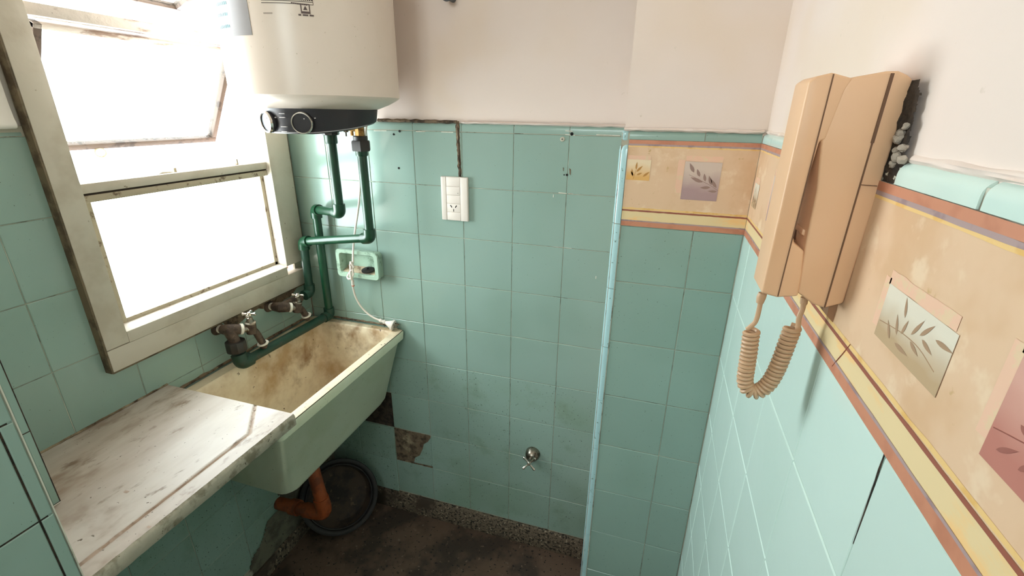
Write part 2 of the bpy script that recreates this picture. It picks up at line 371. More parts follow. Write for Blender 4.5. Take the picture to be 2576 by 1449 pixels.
# grout chips (white) and drill holes
for u0, v0, u1, v1 in ((1405, 484.5, 1425, 487), (1430, 487, 1441, 488), (1390, 619, 1417, 622.5), (1420, 622.5, 1438, 625), (1422, 329, 1440, 330.5), (1422, 338.5, 1446, 340.5), (1046, 331, 1070, 331), (1110, 332, 1140, 333), (940, 329, 972, 329), (1500, 339, 1560, 341)):
    p0 = py(u0, v0, -.0004); p1 = py(u1, v1, -.0004)
    obj('grout_chip', MB().prism([p0 + Vector((0, 0, .0012)), p1 + Vector((0, 0, .0012)), p1 - Vector((0, 0, .0012)), p0 - Vector((0, 0, .0012))], (0, .002, 0)), GROUTW, wb, smooth=0)
for u, v, w_, h_ in ((1392, 493, .0022, .0075), (1499, 698, .0022, .008)):
    p = py(u, v, -.0012); obj('glaze_chip', MB().box(p.x - w_ / 2, p.x + w_ / 2, p.y, p.y + .001, p.z - h_ / 2, p.z + h_ / 2), GROUTW, wb, smooth=0)
for u, v, r in ((1005, 330, .0034), (990, 338, .0028), (1003, 423, .0032), (1438.5, 337, .0042), (1426, 440, .003), (1419, 440, .0018)):
    p = py(u, v, -.0011); obj('drill_hole', MB().lathe([(r, 0), (r, .0008)], p, (0, 1, 0), 14), DARK, wb, smooth=0)
for u, v, du, dv in ((1434, 432, 2, 9), (1417, 426, 1, 5)):
    wallpoly('glaze_flake', [(u - du, v - dv), (u + du, v - dv * .6), (u + du * .6, v + dv), (u - du * .6, v + dv * .7)], -.0011, 'back', .0008, MORTAR, wb)
# brown mortar along the top edge and down the chased channel to the switch plate
def seam(name, p0, p1, w, amp, m, parent, n=40, nrm=(0, -1, 0), seed=0, lift=.002):
    p0 = Vector(p0); p1 = Vector(p1); d = (p1 - p0); t = d.normalized(); nr = Vector(nrm); s = t.cross(nr); mb = MB(); V = []
    for i in range(n + 1):
        c = p0 + d * (i / n)
        for k in range(7):
            a = (k / 6 - .5) * 2; ww = w * (.75 + .5 * noise.noise(Vector((i * .33, seed, a))))
            h = (lift + amp * noise.noise(Vector((i * .5, k * .8, seed + 5)))) * (1 - a * a) - .0006
            V.append(c + s * a * ww / 2 + nr * h)
    mb.add(V, [(i * 7 + k, i * 7 + k + 1, (i + 1) * 7 + k + 1, (i + 1) * 7 + k) for i in range(n) for k in range(6)])
    return obj(name, mb, m, parent, smooth=60)
seam('mortar_seam', (.33, .001, 1.4665), (.577, .001, 1.4655), .012, .003, MORTAR, wb, seed=2, lift=.007)
seam('channel_mortar', (.5765, -.0002, 1.468), (.5815, -.0002, 1.318), .016, .002, MORTAR, wb, seed=9, lift=.003)
seam('channel_crack', (.5795, -.002, 1.452), (.583, -.002, 1.320), .004, .001, MORTARD, wb, seed=4, lift=.0022)
# pilaster
obj('grout_bed', MB().box(PX + .0016, W, PY + .0016, PY + .006, .0, 1.458), GROUT, wc, smooth=0)
for r in range(1, 10):
    z1 = min(rows[r], 1.2685) if r == 1 else rows[r]; z0 = rows[r + 1] if r < 9 else .002
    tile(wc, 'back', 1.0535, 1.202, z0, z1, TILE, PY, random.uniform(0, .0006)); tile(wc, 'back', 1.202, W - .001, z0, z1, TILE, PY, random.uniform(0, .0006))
for a, b in ((1.054, 1.196), (1.1975, 1.2965)): cap_piece(wc, 0, a, b, 1.4455, 1.463, PY, 'back', TILE)
# rounded corner trim, piece by piece
z = 1.440; first = True
while z > .01:
    z0 = 1.272 if first else max(z - T, .002); h = z - z0 - .0016
    V = []; n = 8; mb = MB(); rings = []
    zs = [z0, z - .0016] if not first else [z0, z - .016, z - .009, z - .0035, z - .0016]
    for q, zz in enumerate(zs):
        sh = 1 if not first else (1, 1, .9, .68, .35)[q]
        ring = [(PX + .0155, PY + .012, zz)]
        cx, cy = PX + .0125, PY + .0125
        ring += [(cx - .0145 * sh * sin(t), cy - .0145 * sh * cos(t), zz) for t in [k / n * pi / 2 for k in range(n + 1)]]
        ring[1] = (PX + .0155, ring[1][1], zz); ring += [(PX + .002, PY + .04, zz), (PX + .0155, PY + .04, zz)]
        rings.append(ring)
    obj('corner_trim', mb.loft(rings), TRIM, wc, smooth=50)
    z = z0; first = False
obj('corner_cap', MB().box(PX + .0005, PX + .0165, PY + .0005, PY + .03, 1.4405, 1.4625), TRIM, wc, bevel=.006, seg=4)
obj('corner_mortar', MB().box(PX + .0145, PX + .0175, PY - .0008, PY + .004, .02, 1.268), GROUT, wc, smooth=0)
# left side face of the pilaster (unseen from the photo, tiled all the same)
# right wall
obj('grout_bed', MB().box(W + .0016, W + .006, YR, PY + .01, .0, 1.458), GROUTW, wr, smooth=0)
ry = [PY - .0005, -.305, -.455, -.605, -.755, -.905, -1.055, -1.205, -1.355, -1.505]
for r in range(1, 10):
    z1 = min(rows[r], 1.2685) if r == 1 else rows[r]; z0 = rows[r + 1] if r < 9 else .002
    for c in range(len(ry) - 1):
        g = .0016
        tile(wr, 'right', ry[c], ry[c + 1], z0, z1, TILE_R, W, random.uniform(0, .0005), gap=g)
for (a, b) in ((PY - .001, -.305), (-.305, -.455), (-.455, -.605), (-.605, -.712), (-.795, -.9045), (-.9075, -1.055), (-1.055, -1.205), (-1.205, -1.355)):
    cap_piece(wr, 0, a - .0006, b + .0006, 1.4455, 1.463, W, 'right', TILE_R)
seam('joint_crack', px(2226, 1136, W - .0003), px(2146, 1368, W - .0003), .0022, .0004, MORTARD, wr, n=16, nrm=(-1, 0, 0), seed=6, lift=.0008)
# right wall upper plaster edge rolls slightly over the cap
seam('plaster_edge', (W + .006, -.80, 1.465), (W + .006, -1.5, 1.465), .010, .003, PLASTER, wr, nrm=(-1, 0, 0), seed=12, lift=.004, n=60)
seam('plaster_edge', (W + .006, -.70, 1.465), (W + .006, PY, 1.465), .010, .003, PLASTER, wr, nrm=(-1, 0, 0), seed=13, lift=.004, n=50)
seam('plaster_edge', (.59, .004, 1.4655), (PX + .01, .004, 1.4645), .010, .003, PLASTER, wb, seed=14, lift=.009, n=50)
seam('plaster_edge', (PX + .005, PY + .004, 1.465), (W, PY + .004, 1.465), .010, .003, PLASTER, wc, seed=15, lift=.009, n=40)
# left wall tiles
m = MB(); m.box(-.008, -.0016, -.88, OY0, 0, 1.458); m.box(-.008, -.0016, OY0, .0, 0, OZ0); m.box(-.008, -.0016, OY1, .0, OZ0, 1.458)
obj('grout_bed', m, GROUT, wl, smooth=0)
ly = [-.8715, -.737, -.587, -.437, -.287, -.137, -.001]
for r in range(9):
    for c in range(6):
        z1, z0 = rows[r], rows[r + 1]
        y0, y1 = ly[c], ly[c + 1]
        if r < 3:
            if c >= 2: continue
            y1 = min(y1, -.634)
        if r >= 6 and c >= 4 and r >= 8: continue
        tile(wl, 'left', y0, y1, z0, z1, TILE if r < 5 else TILE_D, 0, random.uniform(0, .0006))
for r in range(0, 3): tile(wl, 'left', -.022, -.001, rows[r + 1], rows[r], TILE, 0)
cap_piece(wl, 0, -.8714, -.738, ZT + .001, 1.452, 0, 'left', TILE); cap_piece(wl, 0, -.736, -.655, ZT + .001, 1.452, 0, 'left', TILE)
# thick plaster ending just above the tiles, left of the window
pts = [(0, -.008, 1.4535), (.006, 0, 1.4535), (.011, 0, 1.456), (.013, 0, 1.462), (.010, 0, 1.470), (.008, 0, 1.50), (.008, 0, CEIL - .001), (-.007, 0, CEIL - .001), (-.007, 0, 1.4535)]
obj('plaster_coat', MB().prism([(a, -.8712, c) for a, b, c in pts], (0, .2080, 0)), PLASTERW, wl, smooth=50)
# cement where tiles have fallen off low on the left wall
jag = [(-.40, .30), (-.33, .27), (-.30, .22), (-.36, .19), (-.43, .17), (-.45, .12), (-.43, .06)]
def keep(y, z):
    lim = -.45 + .10 * min(1, max(0, (z - .10) / .10)) + (.06 if z > .2 else 0) + .03 * noise.noise(Vector((y * 10, z * 24, 2)))
    return y > lim and z < .315 + .02 * noise.noise(Vector((y * 30, 0, 1)))
rough_patch('fallen_tile_cement', -.50, -.005, .055, .345, .0015, 'left', .0025, CEMENT, wl, nx=70, nz=46, scale=26, edge=keep, base=.002, seed=8)
# brown mortar scar under the window between the taps
scar = [(-.355, .938), (-.335, .905), (-.318, .893), (-.300, .905), (-.262, .918), (-.225, .922), (-.19, .905), (-.172, .893), (-.15, .903), (-.12, .91), (-.09, .91), (-.06, .93), (-.06, .955), (-.36, .955)]
obj('mortar_scar', MB().prism([(.0012, y, z) for y, z in scar], (-.002, 0, 0)), MORTAR, wl, smooth=0)
seam('grime_line', (.001, -.86, .8415), (.001, -.535, .8415), .007, .002, MORTAR, wl, nrm=(1, 0, 0), seed=21, lift=.003, n=60)
seam('grime_line', (.001, -.535, .812), (.001, -.01, .812), .012, .003, MORTAR, wl, nrm=(1, 0, 0), seed=22, lift=.004, n=60)
seam('grime_line', (.08, -.001, .812), (.30, -.001, .812), .010, .003, MORTAR, wb, nrm=(0, -1, 0), seed=23, lift=.004, n=40)
obj('grout_bed', MB().box(.18, .1802, -.97, -.8715, .842, 2.2), MORTARD, ws, smooth=0)
# pier in the left foreground
obj('grout_bed', MB().box(.379, .3835, -1.74, -.969, 0, 1.62), MORTARD, wp, smooth=0)
for (a, b) in ((-.9625, -.9785), (-.9785, -1.128), (-1.128, -1.278)):
    for k in range(-3, 7):
        z1 = .9743 - T * k; z0 = z1 - T
        if z0 < 0: z0 = .002
        if z1 > .05: tile(wp, 'left', b, a, z0, z1, TILE, .385, 0, gap=.0024, tilt=.001)
obj('tile_edge', MB().box(.3795, .3849, -.9625, -.961, .0, 1.42), GROUTW, wp, smooth=0)
for k in range(0, 9):
    tile(ws, 'left', -.966, -.884, .842 + T * k, .842 + T * (k + 1), TILE, .1812, 0, gap=.0024, th=.0011); tile(ws, 'left', -.884, -.872, .842 + T * k, .842 + T * (k + 1), TILE, .1812, 0, gap=.0016, th=.0011)
# baseboards
tag(obj('baseboard_back', MB().box(0.012, PX, -.010, .0015, 0, .088), TERRAZZO, None, bevel=.003), kind='structure')
tag(obj('baseboard_left', MB().box(-.0015, .012, -.87, -.0, 0, .058), TERRAZZO, None, bevel=.003), kind='structure')
for k, (x, y) in enumerate(((.31, -.012), (.41, -.012))): pass

# ------------------------------------------------------------------ window
win = empty('window_1', (0, -.33, .943), kind='structure')
FX = .022
def fbox(name, y0, y1, z0, z1, x0=-.03, x1=FX, m=FRAME, bevel=.002, parent=win): return obj(name, MB().box(x0, x1, y0, y1, z0, z1), m, parent, bevel=bevel)
fbox('left_jamb', -.648, -.600, .996, 2.09)
fbox('right_jamb', -.107, -.022, 1.0225, 2.09)
fbox('bottom_rail', -.648, -.022, .943, .9945)
obj('sill', MB().prism([(FX - .001, -.600, .9945), (FX - .001, -.600, 1.022), (.0, -.600, 1.027), (-.03, -.600, 1.030), (-.12, -.600, 1.018), (-.12, -.600, .9945)], (0, .493, 0)), SILL, win, bevel=.0015)
obj('sill_front', MB().box(.0, FX, -.600, -.107, .9945, 1.0215), FRAME, win, bevel=.0015)
fbox('head_rail', -.648, -.022, 2.04, 2.10)
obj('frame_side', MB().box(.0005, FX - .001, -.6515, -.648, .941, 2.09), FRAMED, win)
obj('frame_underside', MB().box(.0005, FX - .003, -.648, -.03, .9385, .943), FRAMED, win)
# fixed lower pane with its thin steel frame
def rail(name, y0, y1, z0, z1, x0, x1, m, parent): return obj(name, MB().box(x0, x1, y0, y1, z0, z1), m, parent, bevel=.0012)
def wpart(name, mb, m, parent=win, bevel=.0012): return obj(name, mb, m, parent, bevel=bevel)
lower = wpart('lower_sash_frame', MB().box(-.028, -.012, -.600, -.572, 1.022, 1.318), SASH)
lower_parts = [('bottom', (-.572, -.107, 1.026, 1.038)), ('right', (-.119, -.103, 1.026, 1.318))]
for n_, (a, b, c, d) in lower_parts: wpart('sash_bar', MB().box(-.028, -.012, a, b, c, d), SASH, lower)
wpart('sash_bar', MB().box(-.028, .007, -.600, -.104, 1.307, 1.3215), SASH, lower)
obj('pane', MB().box(-.021, -.018, -.572, -.119, 1.038, 1.309), GLASS, lower, smooth=0)
wpart('inner_stop', MB().box(-.012, .012, -.1075, -.104, 1.03, 2.04), SILL)
tr = wpart('transom', MB().box(-.03, .010, -.602, -.105, 1.326, 1.346), FRAME, bevel=.002)
wpart('dark_gap', MB().box(-.028, .004, -.602, -.106, 1.3200, 1.3265), GAP_FILL, tr, bevel=0)
wpart('latch_stub', MB().box(-.004, .004, -.205, -.200, 1.345, 1.362), SASH, tr, bevel=.001)
wpart('latch_stub', MB().box(-.012, .0, -.385, -.378, 1.345, 1.356), SASH, tr, bevel=.001)
m = MB(); m.prism([(.0, -.43, 1.345), (.0, -.385, 1.345), (.0, -.395, 1.349), (.0, -.415, 1.350)], (-.012, 0, 0)); wpart('flaking_paint', m, FRAME, tr, bevel=0)
wpart('transom_2', MB().box(-.03, .004, -.602, -.105, 1.646, 1.668), SILL, bevel=.002).name = 'upper_transom'
def awning(hx, hz, bx_, bz, y0, y1, name):
    h = Vector((hx, 0, hz)); b = Vector((bx_, 0, bz)); d = (b - h); L = d.length; t = d.normalized(); n = Vector((-t.z, 0, t.x))
    def bar(ya, yb, s0, s1, th=.010):
        p = [h + t * s0 - n * th, h + t * s1 - n * th, h + t * s1 + n * th, h + t * s0 + n * th]
        return MB().prism([(q.x, ya, q.z) for q in p], (0, yb - ya, 0))
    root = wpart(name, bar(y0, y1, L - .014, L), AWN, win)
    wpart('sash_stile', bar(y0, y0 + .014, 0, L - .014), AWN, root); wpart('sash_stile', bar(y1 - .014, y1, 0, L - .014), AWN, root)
    wpart('sash_top_rail', bar(y0, y1, 0, .010), SILL, root)
    obj('pane', bar(y0 + .014, y1 - .014, .014, L - .014, .0015), GLASS, root, smooth=0)
    return root
sa = awning(-.022, 1.640, -.150, 1.4035, -.575, -.130, 'awning_sash')
m = MB(); c = Vector((-.142, -.445, 1.391)); m.tube([c + Vector((0, .012 * cos(a), .010 * sin(a))) for a in [k / 12 * 2 * pi for k in range(13)]], .0022, 8, caps=False); wpart('pull_ring', m, SASH, sa, bevel=0)
awning(-.022, 1.812, -.185, 1.742, -.575, -.130, 'awning_sash')
wpart('top_transom', MB().box(-.03, .004, -.602, -.105, 1.812, 1.832), SILL, bevel=.002)
obj('pane', MB().box(-.021, -.018, -.600, -.107, 1.832, 2.04), GLASS, win, smooth=0)
# render on the outside reveal
obj('outer_reveal', MB().box(-.149, -.031, OY1 - .004, OY1 + .02, OZ0, OZ1), REVEAL, wl, smooth=0)

# ------------------------------------------------------------------ worktop
CT = .840; CB = .809
pier_y = -.9605
root = empty('worktop', (.19, -.75, CB), 'worn marble worktop slab with a cut drip groove, ending at the sink', 'worktop')
ny, nx_ = 150, 130; V = []; F = []
y0c, y1c = pier_y, -.535
g1, g2, g3 = Vector((.3468, -.9605)), Vector((.3444, -.6207)), Vector((.2748, -.535))
def segd(p, a, b):
    d = b - a; t = max(0, min(1, (p - a).dot(d) / d.dot(d))); return (p - a - d * t).length
def front(y): return .3875 + .0008 * noise.noise(Vector((y * 60, 1, 0))) - (.006 if -.545 < y else 0) * 0
def topz(x, y):
    d = min(segd(Vector((x, y)), g1, g2), segd(Vector((x, y)), g2, g3))
    g = max(0, 1 - d / .0050); return CT - .0035 * (g * g * (3 - 2 * g))
for j in range(ny + 1):
    y = y0c + (y1c - y0c) * j / ny
    for i in range(nx_ + 1):
        x = .002 + (front(y) - .004 - .002) * i / nx_; V.append((x, y, topz(x, y)))
for j in range(ny):
    for i in range(nx_): a = j * (nx_ + 1) + i; F.append((a, a + 1, a + nx_ + 2, a + nx_ + 1))
me = MB(); me.add(V, F); top = obj('slab_top', me, MARBLE, root, smooth=60)
top.data.materials.append(MARBLEG)
for p in top.data.polygons:
    cpt = p.center
    if min(segd(Vector((cpt.x, cpt.y)), g1, g2), segd(Vector((cpt.x, cpt.y)), g2, g3)) < .0030: p.material_index = 1
# slab body: nibbled front edge
mb = MB(); rings = []
for j in range(90):
    y = y0c + (y1c - y0c) * j / 89; e = .0012 * noise.noise(Vector((y * 90, 3, 0))) + (-.004 * max(0, noise.noise(Vector((y * 45, 9, 0))) - .25))
    xf = front(y)
    rings.append([(.002, y, CT - .0002), (xf - .004, y, CT - .0002), (xf - .001 + e, y, CT - .0035), (xf + e * .5, y, CT - .008), (xf + e, y, CB + .003), (xf - .003, y, CB), (.002, y, CB)])
n = 7; Vv = [p for r in rings for p in r]; Ff = []
for i in range(89):
    for k in range(1, n): Ff.append((i * n + k, i * n + (k + 1) % n, (i + 1) * n + (k + 1) % n, (i + 1) * n + k))
Ff.append(tuple(range(n))[::-1]); Ff.append(tuple(89 * n + k for k in range(n)))
obj('slab_body', MB().add(Vv, Ff), MARBLEE, root, smooth=50)
for u, v, r in ((318, 1237, .004), (375, 1325, .003), (640, 1030, .0022)):
    p = pz(u, v, CT + .0002)
    obj('chip', MB().prism([p + Vector((r * (1 + .4 * sin(k * 2.3)) * cos(k / 7 * 2 * pi) * 1.2, r * (1 + .4 * cos(k * 1.7)) * sin(k / 7 * 2 * pi), 0)) for k in range(7)], (0, 0, -.0006)), MARBLEG, root, smooth=0)

# ------------------------------------------------------------------ laundry sink
root = empty('laundry_sink', (.18, -.28, .51), 'deep pale green laundry sink with a stained cream bowl under the taps', 'sink')
def rrect(x0, x1, y0, y1, z, rad, n=5):
    out = []
    for cx, cy, a0 in ((x1 - rad, y1 - rad, 0), (x0 + rad, y1 - rad, pi / 2), (x0 + rad, y0 + rad, pi), (x1 - rad, y0 + rad, 3 * pi / 2)):
        for k in range(n + 1): a = a0 + k / n * pi / 2; out.append((cx + rad * cos(a), cy + rad * sin(a), z))
    return out
RT = .807
outer = [rrect(.03, .255, -.47, -.03, .512, .03), rrect(.022, .276, -.49, -.016, .52, .035), rrect(.012, .284, -.505, -.008, .535, .03),
         rrect(.006, .350, -.555, -.005, RT - .042, .022), rrect(.006, .358, -.560, -.004, RT - .036, .018), rrect(.004, .3655, -.566, -.004, RT - .030, .014), rrect(.004, .3675, -.568, -.004, RT - .006, .012), rrect(.004, .3655, -.566, -.005, RT - .0015, .010)]
obj('outer_body', MB().loft(outer, True), SINKO, root, smooth=40)
inner = [rrect(.007, .363, -.5635, -.007, RT - .001, .010), rrect(.010, .360, -.560, -.010, RT, .010), rrect(.040, .3395, -.545, -.030, RT, .02), rrect(.044, .335, -.540, -.034, RT - .005, .024),
         rrect(.048, .325, -.53, -.04, RT - .06, .03), rrect(.06, .272, -.49, -.055, .57, .035), rrect(.075, .255, -.47, -.07, .552, .04), rrect(.10, .22, -.42, -.11, .548, .03)]
ib = MB().loft(inner, False); n = len(inner[0]); ib.f.append(tuple((len(inner) - 1) * n + k for k in range(n)))
obj('bowl', ib, SINKI, root, smooth=40)
# hollow the outer body (remove its lid so that the bowl shows)
ob = [o for o in root.children if o.name.startswith('outer_body')][0]
bm = bmesh.new(); bm.from_mesh(ob.data); f = [q for q in bm.faces if len(q.verts) > 10 and q.calc_center_median().z > .7]; bmesh.ops.delete(bm, geom=f, context='FACES'); bm.to_mesh(ob.data); bm.free()
obj('drain_fitting', MB().lathe([(.026, 0), (.026, .004), (.018, .005), (.016, .001), (0, .001)], (.15, -.26, .5485), (0, 0, 1), 20), CHROMED, root)
# waste pipe under the sink
root = empty('drain_pipe', (.1, -.3, .22), 'brown plastic waste pipe elbow under the sink', 'pipe')
obj('vertical_pipe', MB().tube([(.150, -.28, .5125), (.165, -.292, .44), (.188, -.298, .30)], .021), TERRA, root)
obj('elbow', MB().tube(fillet([(.187, -.298, .305), (.196, -.298, .238), (.115, -.298, .229)], .05), .0245), TERRA, root)
obj('horizontal_pipe', MB().tube([(.120, -.298, .2295), (.002, -.298, .2225)], .021), TERRA, root)
obj('collar', MB().tube([(.088, -.298, .2275), (.058, -.298, .226)], .026), TERRA, root)
# black tub leaning in the corner
phi, r, az = 1.10, .136, .90; c = Vector((.128, -.150, .150))
nrm = Vector((cos(az) * sin(phi), -sin(az) * sin(phi), cos(phi)))
root = empty('rubber_tub', (c.x, c.y, 0), 'round black tub leaning in the corner under the sink', 'tub')
prof = [(0, -.052), (.098, -.052), (.106, -.048), (.124, -.004), (.134, -.002), (.1375, .002), (.136, .007), (.128, .0085), (.121, .005)]
obj('tub_shell', MB().lathe(prof + [(.116, -.004), (.114, -.010)], c, nrm, 44, False), BLACKR, root, smooth=40)
obj('tub_inside', MB().lathe([(.114, -.010), (.104, -.034), (.098, -.040), (0, -.041)], c, nrm, 44, False), mat('muddy_tub_floor', (64, 50, 40), .8, layers=((16, (36, 29, 25), .42, .62, 5), (50, (84, 70, 56), .62, .72, 3))), root, smooth=40)
obj('rim_ring', MB().tube([c + nrm * .0 + (nrm.orthogonal().normalized() * cos(a) + nrm.cross(nrm.orthogonal().normalized()) * sin(a)) * .115 for a in [k / 44 * 2 * pi for k in range(45)]], .003, 8, caps=False), BLACKR, root)

# ------------------------------------------------------------------ water heater
HX, HY, HR = .303, -.2075, .1915
hb = Vector((HX, HY, 1.5195))
root = empty('water_heater', (HX, HY, 1.44), 'white cylindrical water heater with a black two-knob control panel', 'water heater')
obj('tank', MB().lathe([(HR - .004, -.002), (HR, .002), (HR, .74), (HR - .01, .752), (.1, .775), (0, .78)], hb, (0, 0, 1), 72), ENAMEL, root, smooth=30)
obj('bottom_dome', MB().lathe([(.06, -.029), (.122, -.028), (.138, -.0245), (.165, -.014), (.184, -.004), (.1885, .001), (.18, .004), (.0, .004)], hb, (0, 0, 1), 72), ENAMEL, root, smooth=50)
obj('wall_bracket', MB().box(HX - .09, HX + .09, -.018, .007, 2.02, 2.08), ENAMEL, root, bevel=.003)
# control panel: rounded drum whose underside rises to the back
n = 64; top = []; bot = []; bot2 = []
def pzb(y): return 1.4405 + max(0, (y + .325)) * .130
for k in range(n):
    a = 2 * pi * k / n; ex = 5.0
    x = HX + .133 * cos(a); y = HY + .135 * sin(a)
    if sin(a) > 0: y = HY + .105 * sin(a) ** .6 if sin(a) > 1e-6 else HY
    top.append((x, y, 1.4945)); bot.append((HX + (x - HX) * .965, HY + (y - HY) * .965, pzb(y) + .004)); bot2.append((HX + (x - HX) * .93, HY + (y - HY) * .93, pzb(y)))
panel = obj('control_panel', MB().loft([bot2, bot, top]), BLACKP, root, smooth=40)
obj('panel_edge_strip', MB().tube([Vector(p) + Vector((0, 0, -.0005)) for p in bot[30:64] + bot[:1]], .0011, 6), mat('grey_plastic', (150, 146, 148), .4), panel)
def knob(ang):
    d = Vector((sin(ang), -cos(ang), -.08)).normalized(); c = Vector((HX, HY, 1.4655)) + Vector((sin(ang), -cos(ang), 0)) * .129
    k = obj('knob', MB().lathe([(.0235, -.002), (.0235, .010), (.022, .0125), (.019, .0128), (.019, .0115), (0, .0115)], c, d, 36), BLACKP, panel)
    obj('chrome_ring', MB().lathe([(.0195, .0118), (.0205, .0142), (.0225, .0140), (.0238, .0112), (.0238, .0085)], c, d, 36, False), CHROME, panel)
    up = Vector((0, 0, 1)); sd = d.cross(up).normalized()
    t = c + d * .0122 + sd * (-.006) + up * .009
    obj('pointer_dot', MB().lathe([(.0013, 0), (.0013, .0005)], t, d, 10), INKW, panel)
    if abs(ang) > .01:
        for a in (100, 20):
            q = c + (sd * -cos(math.radians(a)) + up * sin(math.radians(a))) * .0285 + d * .0035
            obj('scale_dot', MB().lathe([(.0013, -.003), (.0013, .0006)], q, d, 10), INKW, panel)
    return c, d
knob(-.34); knob(.36)
for dz in (.010, -.0095, -.020, .018):
    a = .02; c0 = Vector((HX + .1345 * sin(a), HY - .1362 * cos(a), 1.4655 + dz)); w = .0075
    obj('panel_print', MB().box(c0.x - w, c0.x + w, c0.y - .0004, c0.y + .004, c0.z - .0007, c0.z + .0007), INKW, panel, smooth=0)
# printed labels wrapped on the tank
def hit(u, v):
    d = ray(u, v); a = d.x ** 2 + d.y ** 2; ox, oy = CAM.x - HX, CAM.y - HY
    b = 2 * (ox * d.x + oy * d.y); cc = ox * ox + oy * oy - HR * HR; D = b * b - 4 * a * cc
    t = (-b - sqrt(max(D, 0))) / (2 * a); p = CAM + d * t; return atan2(p.y - HY, p.x - HX), p.z
def patch(a0, a1, z0, z1, dr=.0006, n=16, sk=0.):
    V = []; F = []
    for i in range(n + 1):
        a = a0 + (a1 - a0) * i / n; s = sk * i / n
        for z, dd in ((z0 + s, dr), (z1 + s, dr), (z1 + s, -.001), (z0 + s, -.001)): V.append((HX + (HR + dd) * cos(a), HY + (HR + dd) * sin(a), z))
    for i in range(n):
        for k in range(4): F.append((i * 4 + k, i * 4 + (k + 1) % 4, i * 4 + 4 + (k + 1) % 4, i * 4 + 4 + k))
    F.append((0, 1, 2, 3)); F.append((n * 4 + 3, n * 4 + 2, n * 4 + 1, n * 4)); return MB().add(V, F)
aR, zB = hit(635, 88); aL, _ = hit(548, 80); aL = aL - .30
st = obj('silver_sticker', patch(aL, aR, zB, zB + .16, n=26), SILVER, root, smooth=30)
for u0, u1, v in ((545, 571, 13), (548, 574, 41), (555, 580, 70)):
    a0, z0 = hit(u0, v); a1, z1 = hit(u1, v)
    wd_ = (a1 - a0) / 7
    for q in range(7):
        obj('sticker_letter', patch(a0 + wd_ * q + wd_ * .12, a0 + wd_ * (q + 1) - wd_ * .12, z0 - .0028, z0 + (.0028 if q % 3 else .0020), .0009, 2), TEAL, st, smooth=0)
a0, z0 = hit(541, 20); obj('sticker_edge', patch(aL, aL + .05, zB, zB + .16, .0009, 3), TEAL, st, smooth=0)
a0, zl = hit(657, 4); a1, zr = hit(788, 12)
lb = obj('rating_label', patch(a0, a1, zl - .0018, zl + .03, .0004, 20), mat('label_paper', (224, 212, 196), .4), root, smooth=30)
obj('label_line', patch(a0, a1, zl - .0022, zl - .0012, .0007, 16), INK, lb, smooth=0)
obj('label_line', patch(a0, a1, zl + .0020, zl + .0032, .0007, 16), INK, lb, smooth=0)
for k in range(26):
    t0 = a0 + (a1 - a0) * (k / 26); obj('label_letter', patch(t0 + .002, t0 + (a1 - a0) / 26 - .003, zl + .0046, zl + .0075 + .001 * (k % 3), .0007, 1), INK, lb, smooth=0)
obj('label_line', patch(a1 - .004, a1, zl - .002, zl + .012, .0007, 2), INK, lb, smooth=0)
for k in range(8):
    ta, tz = hit(732 + k * 5.2, 7 + k * .7); obj('label_letter', patch(ta, ta + .016, tz - .0012, tz + .0012, .0007, 1), INK, lb, smooth=0)
# warning mark: box with a triangle and a caption under it
wa, wz = hit(768, 22); s = .0085; da = s / HR
wm = obj('warning_mark', patch(wa - da, wa - da * .80, wz - s, wz + s, .0008, 2), INK, root, smooth=0)
obj('mark_bar', patch(wa + da * .80, wa + da, wz - s, wz + s, .0008, 2), INK, wm, smooth=0)
obj('mark_bar', patch(wa - da, wa + da, wz + s * .8, wz + s, .0008, 4), INK, wm, smooth=0)
obj('mark_bar', patch(wa - da, wa + da, wz - s, wz - s * .55, .0008, 4), INK, wm, smooth=0)
tri = [(-.45, -.25), (.45, -.25), (0, .55)]
def cylp(a, z, dr): return (HX + (HR + dr) * cos(a), HY + (HR + dr) * sin(a), z)
obj('mark_triangle', MB().add([cylp(wa + da * x, wz + s * y, .0009) for x, y in tri] + [cylp(wa + da * x, wz + s * y, -.0005) for x, y in tri], [(0, 1, 2), (5, 4, 3), (0, 3, 4, 1), (1, 4, 5, 2), (2, 5, 3, 0)]), INK, wm, smooth=0)
for k in range(11):
    if k in (2, 7): continue
    ta, tz = hit(751 + k * 3.5, 37 + k * .25); obj('label_letter', patch(ta, ta + .012, tz - .0013, tz + .0013, .0008, 1), INK, wm, smooth=0)
for k in range(6):
    ta, tz = hit(663 + k * 3.7, 33); obj('label_letter', patch(ta, ta + .014, tz - .0012, tz + .0012, .0008, 1), mat('grey_print', (170, 156, 144), .6) if 'grey_print' not in MATS else MATS['grey_print'], lb, smooth=0)

# ------------------------------------------------------------------ green water pipes
PR = .0128
A1 = Vector((.2475, -.11, 1.2125)); A2 = Vector((.102, -.036, 1.198)); A3 = Vector((.100, -.036, .836)); A4 = Vector((.067, -.374, .826)); A5 = Vector((.060, -.374, .862))
def straight(name, a, b, parent, r=PR, m=PPR, e0=.0, e1=.0):
    a = Vector(a); b = Vector(b); d = (b - a).normalized(); return obj(name, MB().tube([a + d * e0, b - d * e1], r, 18), m, parent)
def elbow(p, a, b, parent, r=.0172, L=.026, m=PPR):
    p = Vector(p); da = (Vector(a) - p).normalized(); db = (Vector(b) - p).normalized()
    pts = fillet([p + da * L, p, p + db * L], .018); return obj('elbow', MB().tube(pts, r, 18), m, parent, bevel=.0)
def collar(p, ax, r, h, parent, m, name='collar', seg=8): return obj(name, MB().lathe([(r * .94, 0), (r, h * .12), (r, h * .88), (r * .94, h)], p, ax, seg), m, parent, bevel=.0, smooth=30)
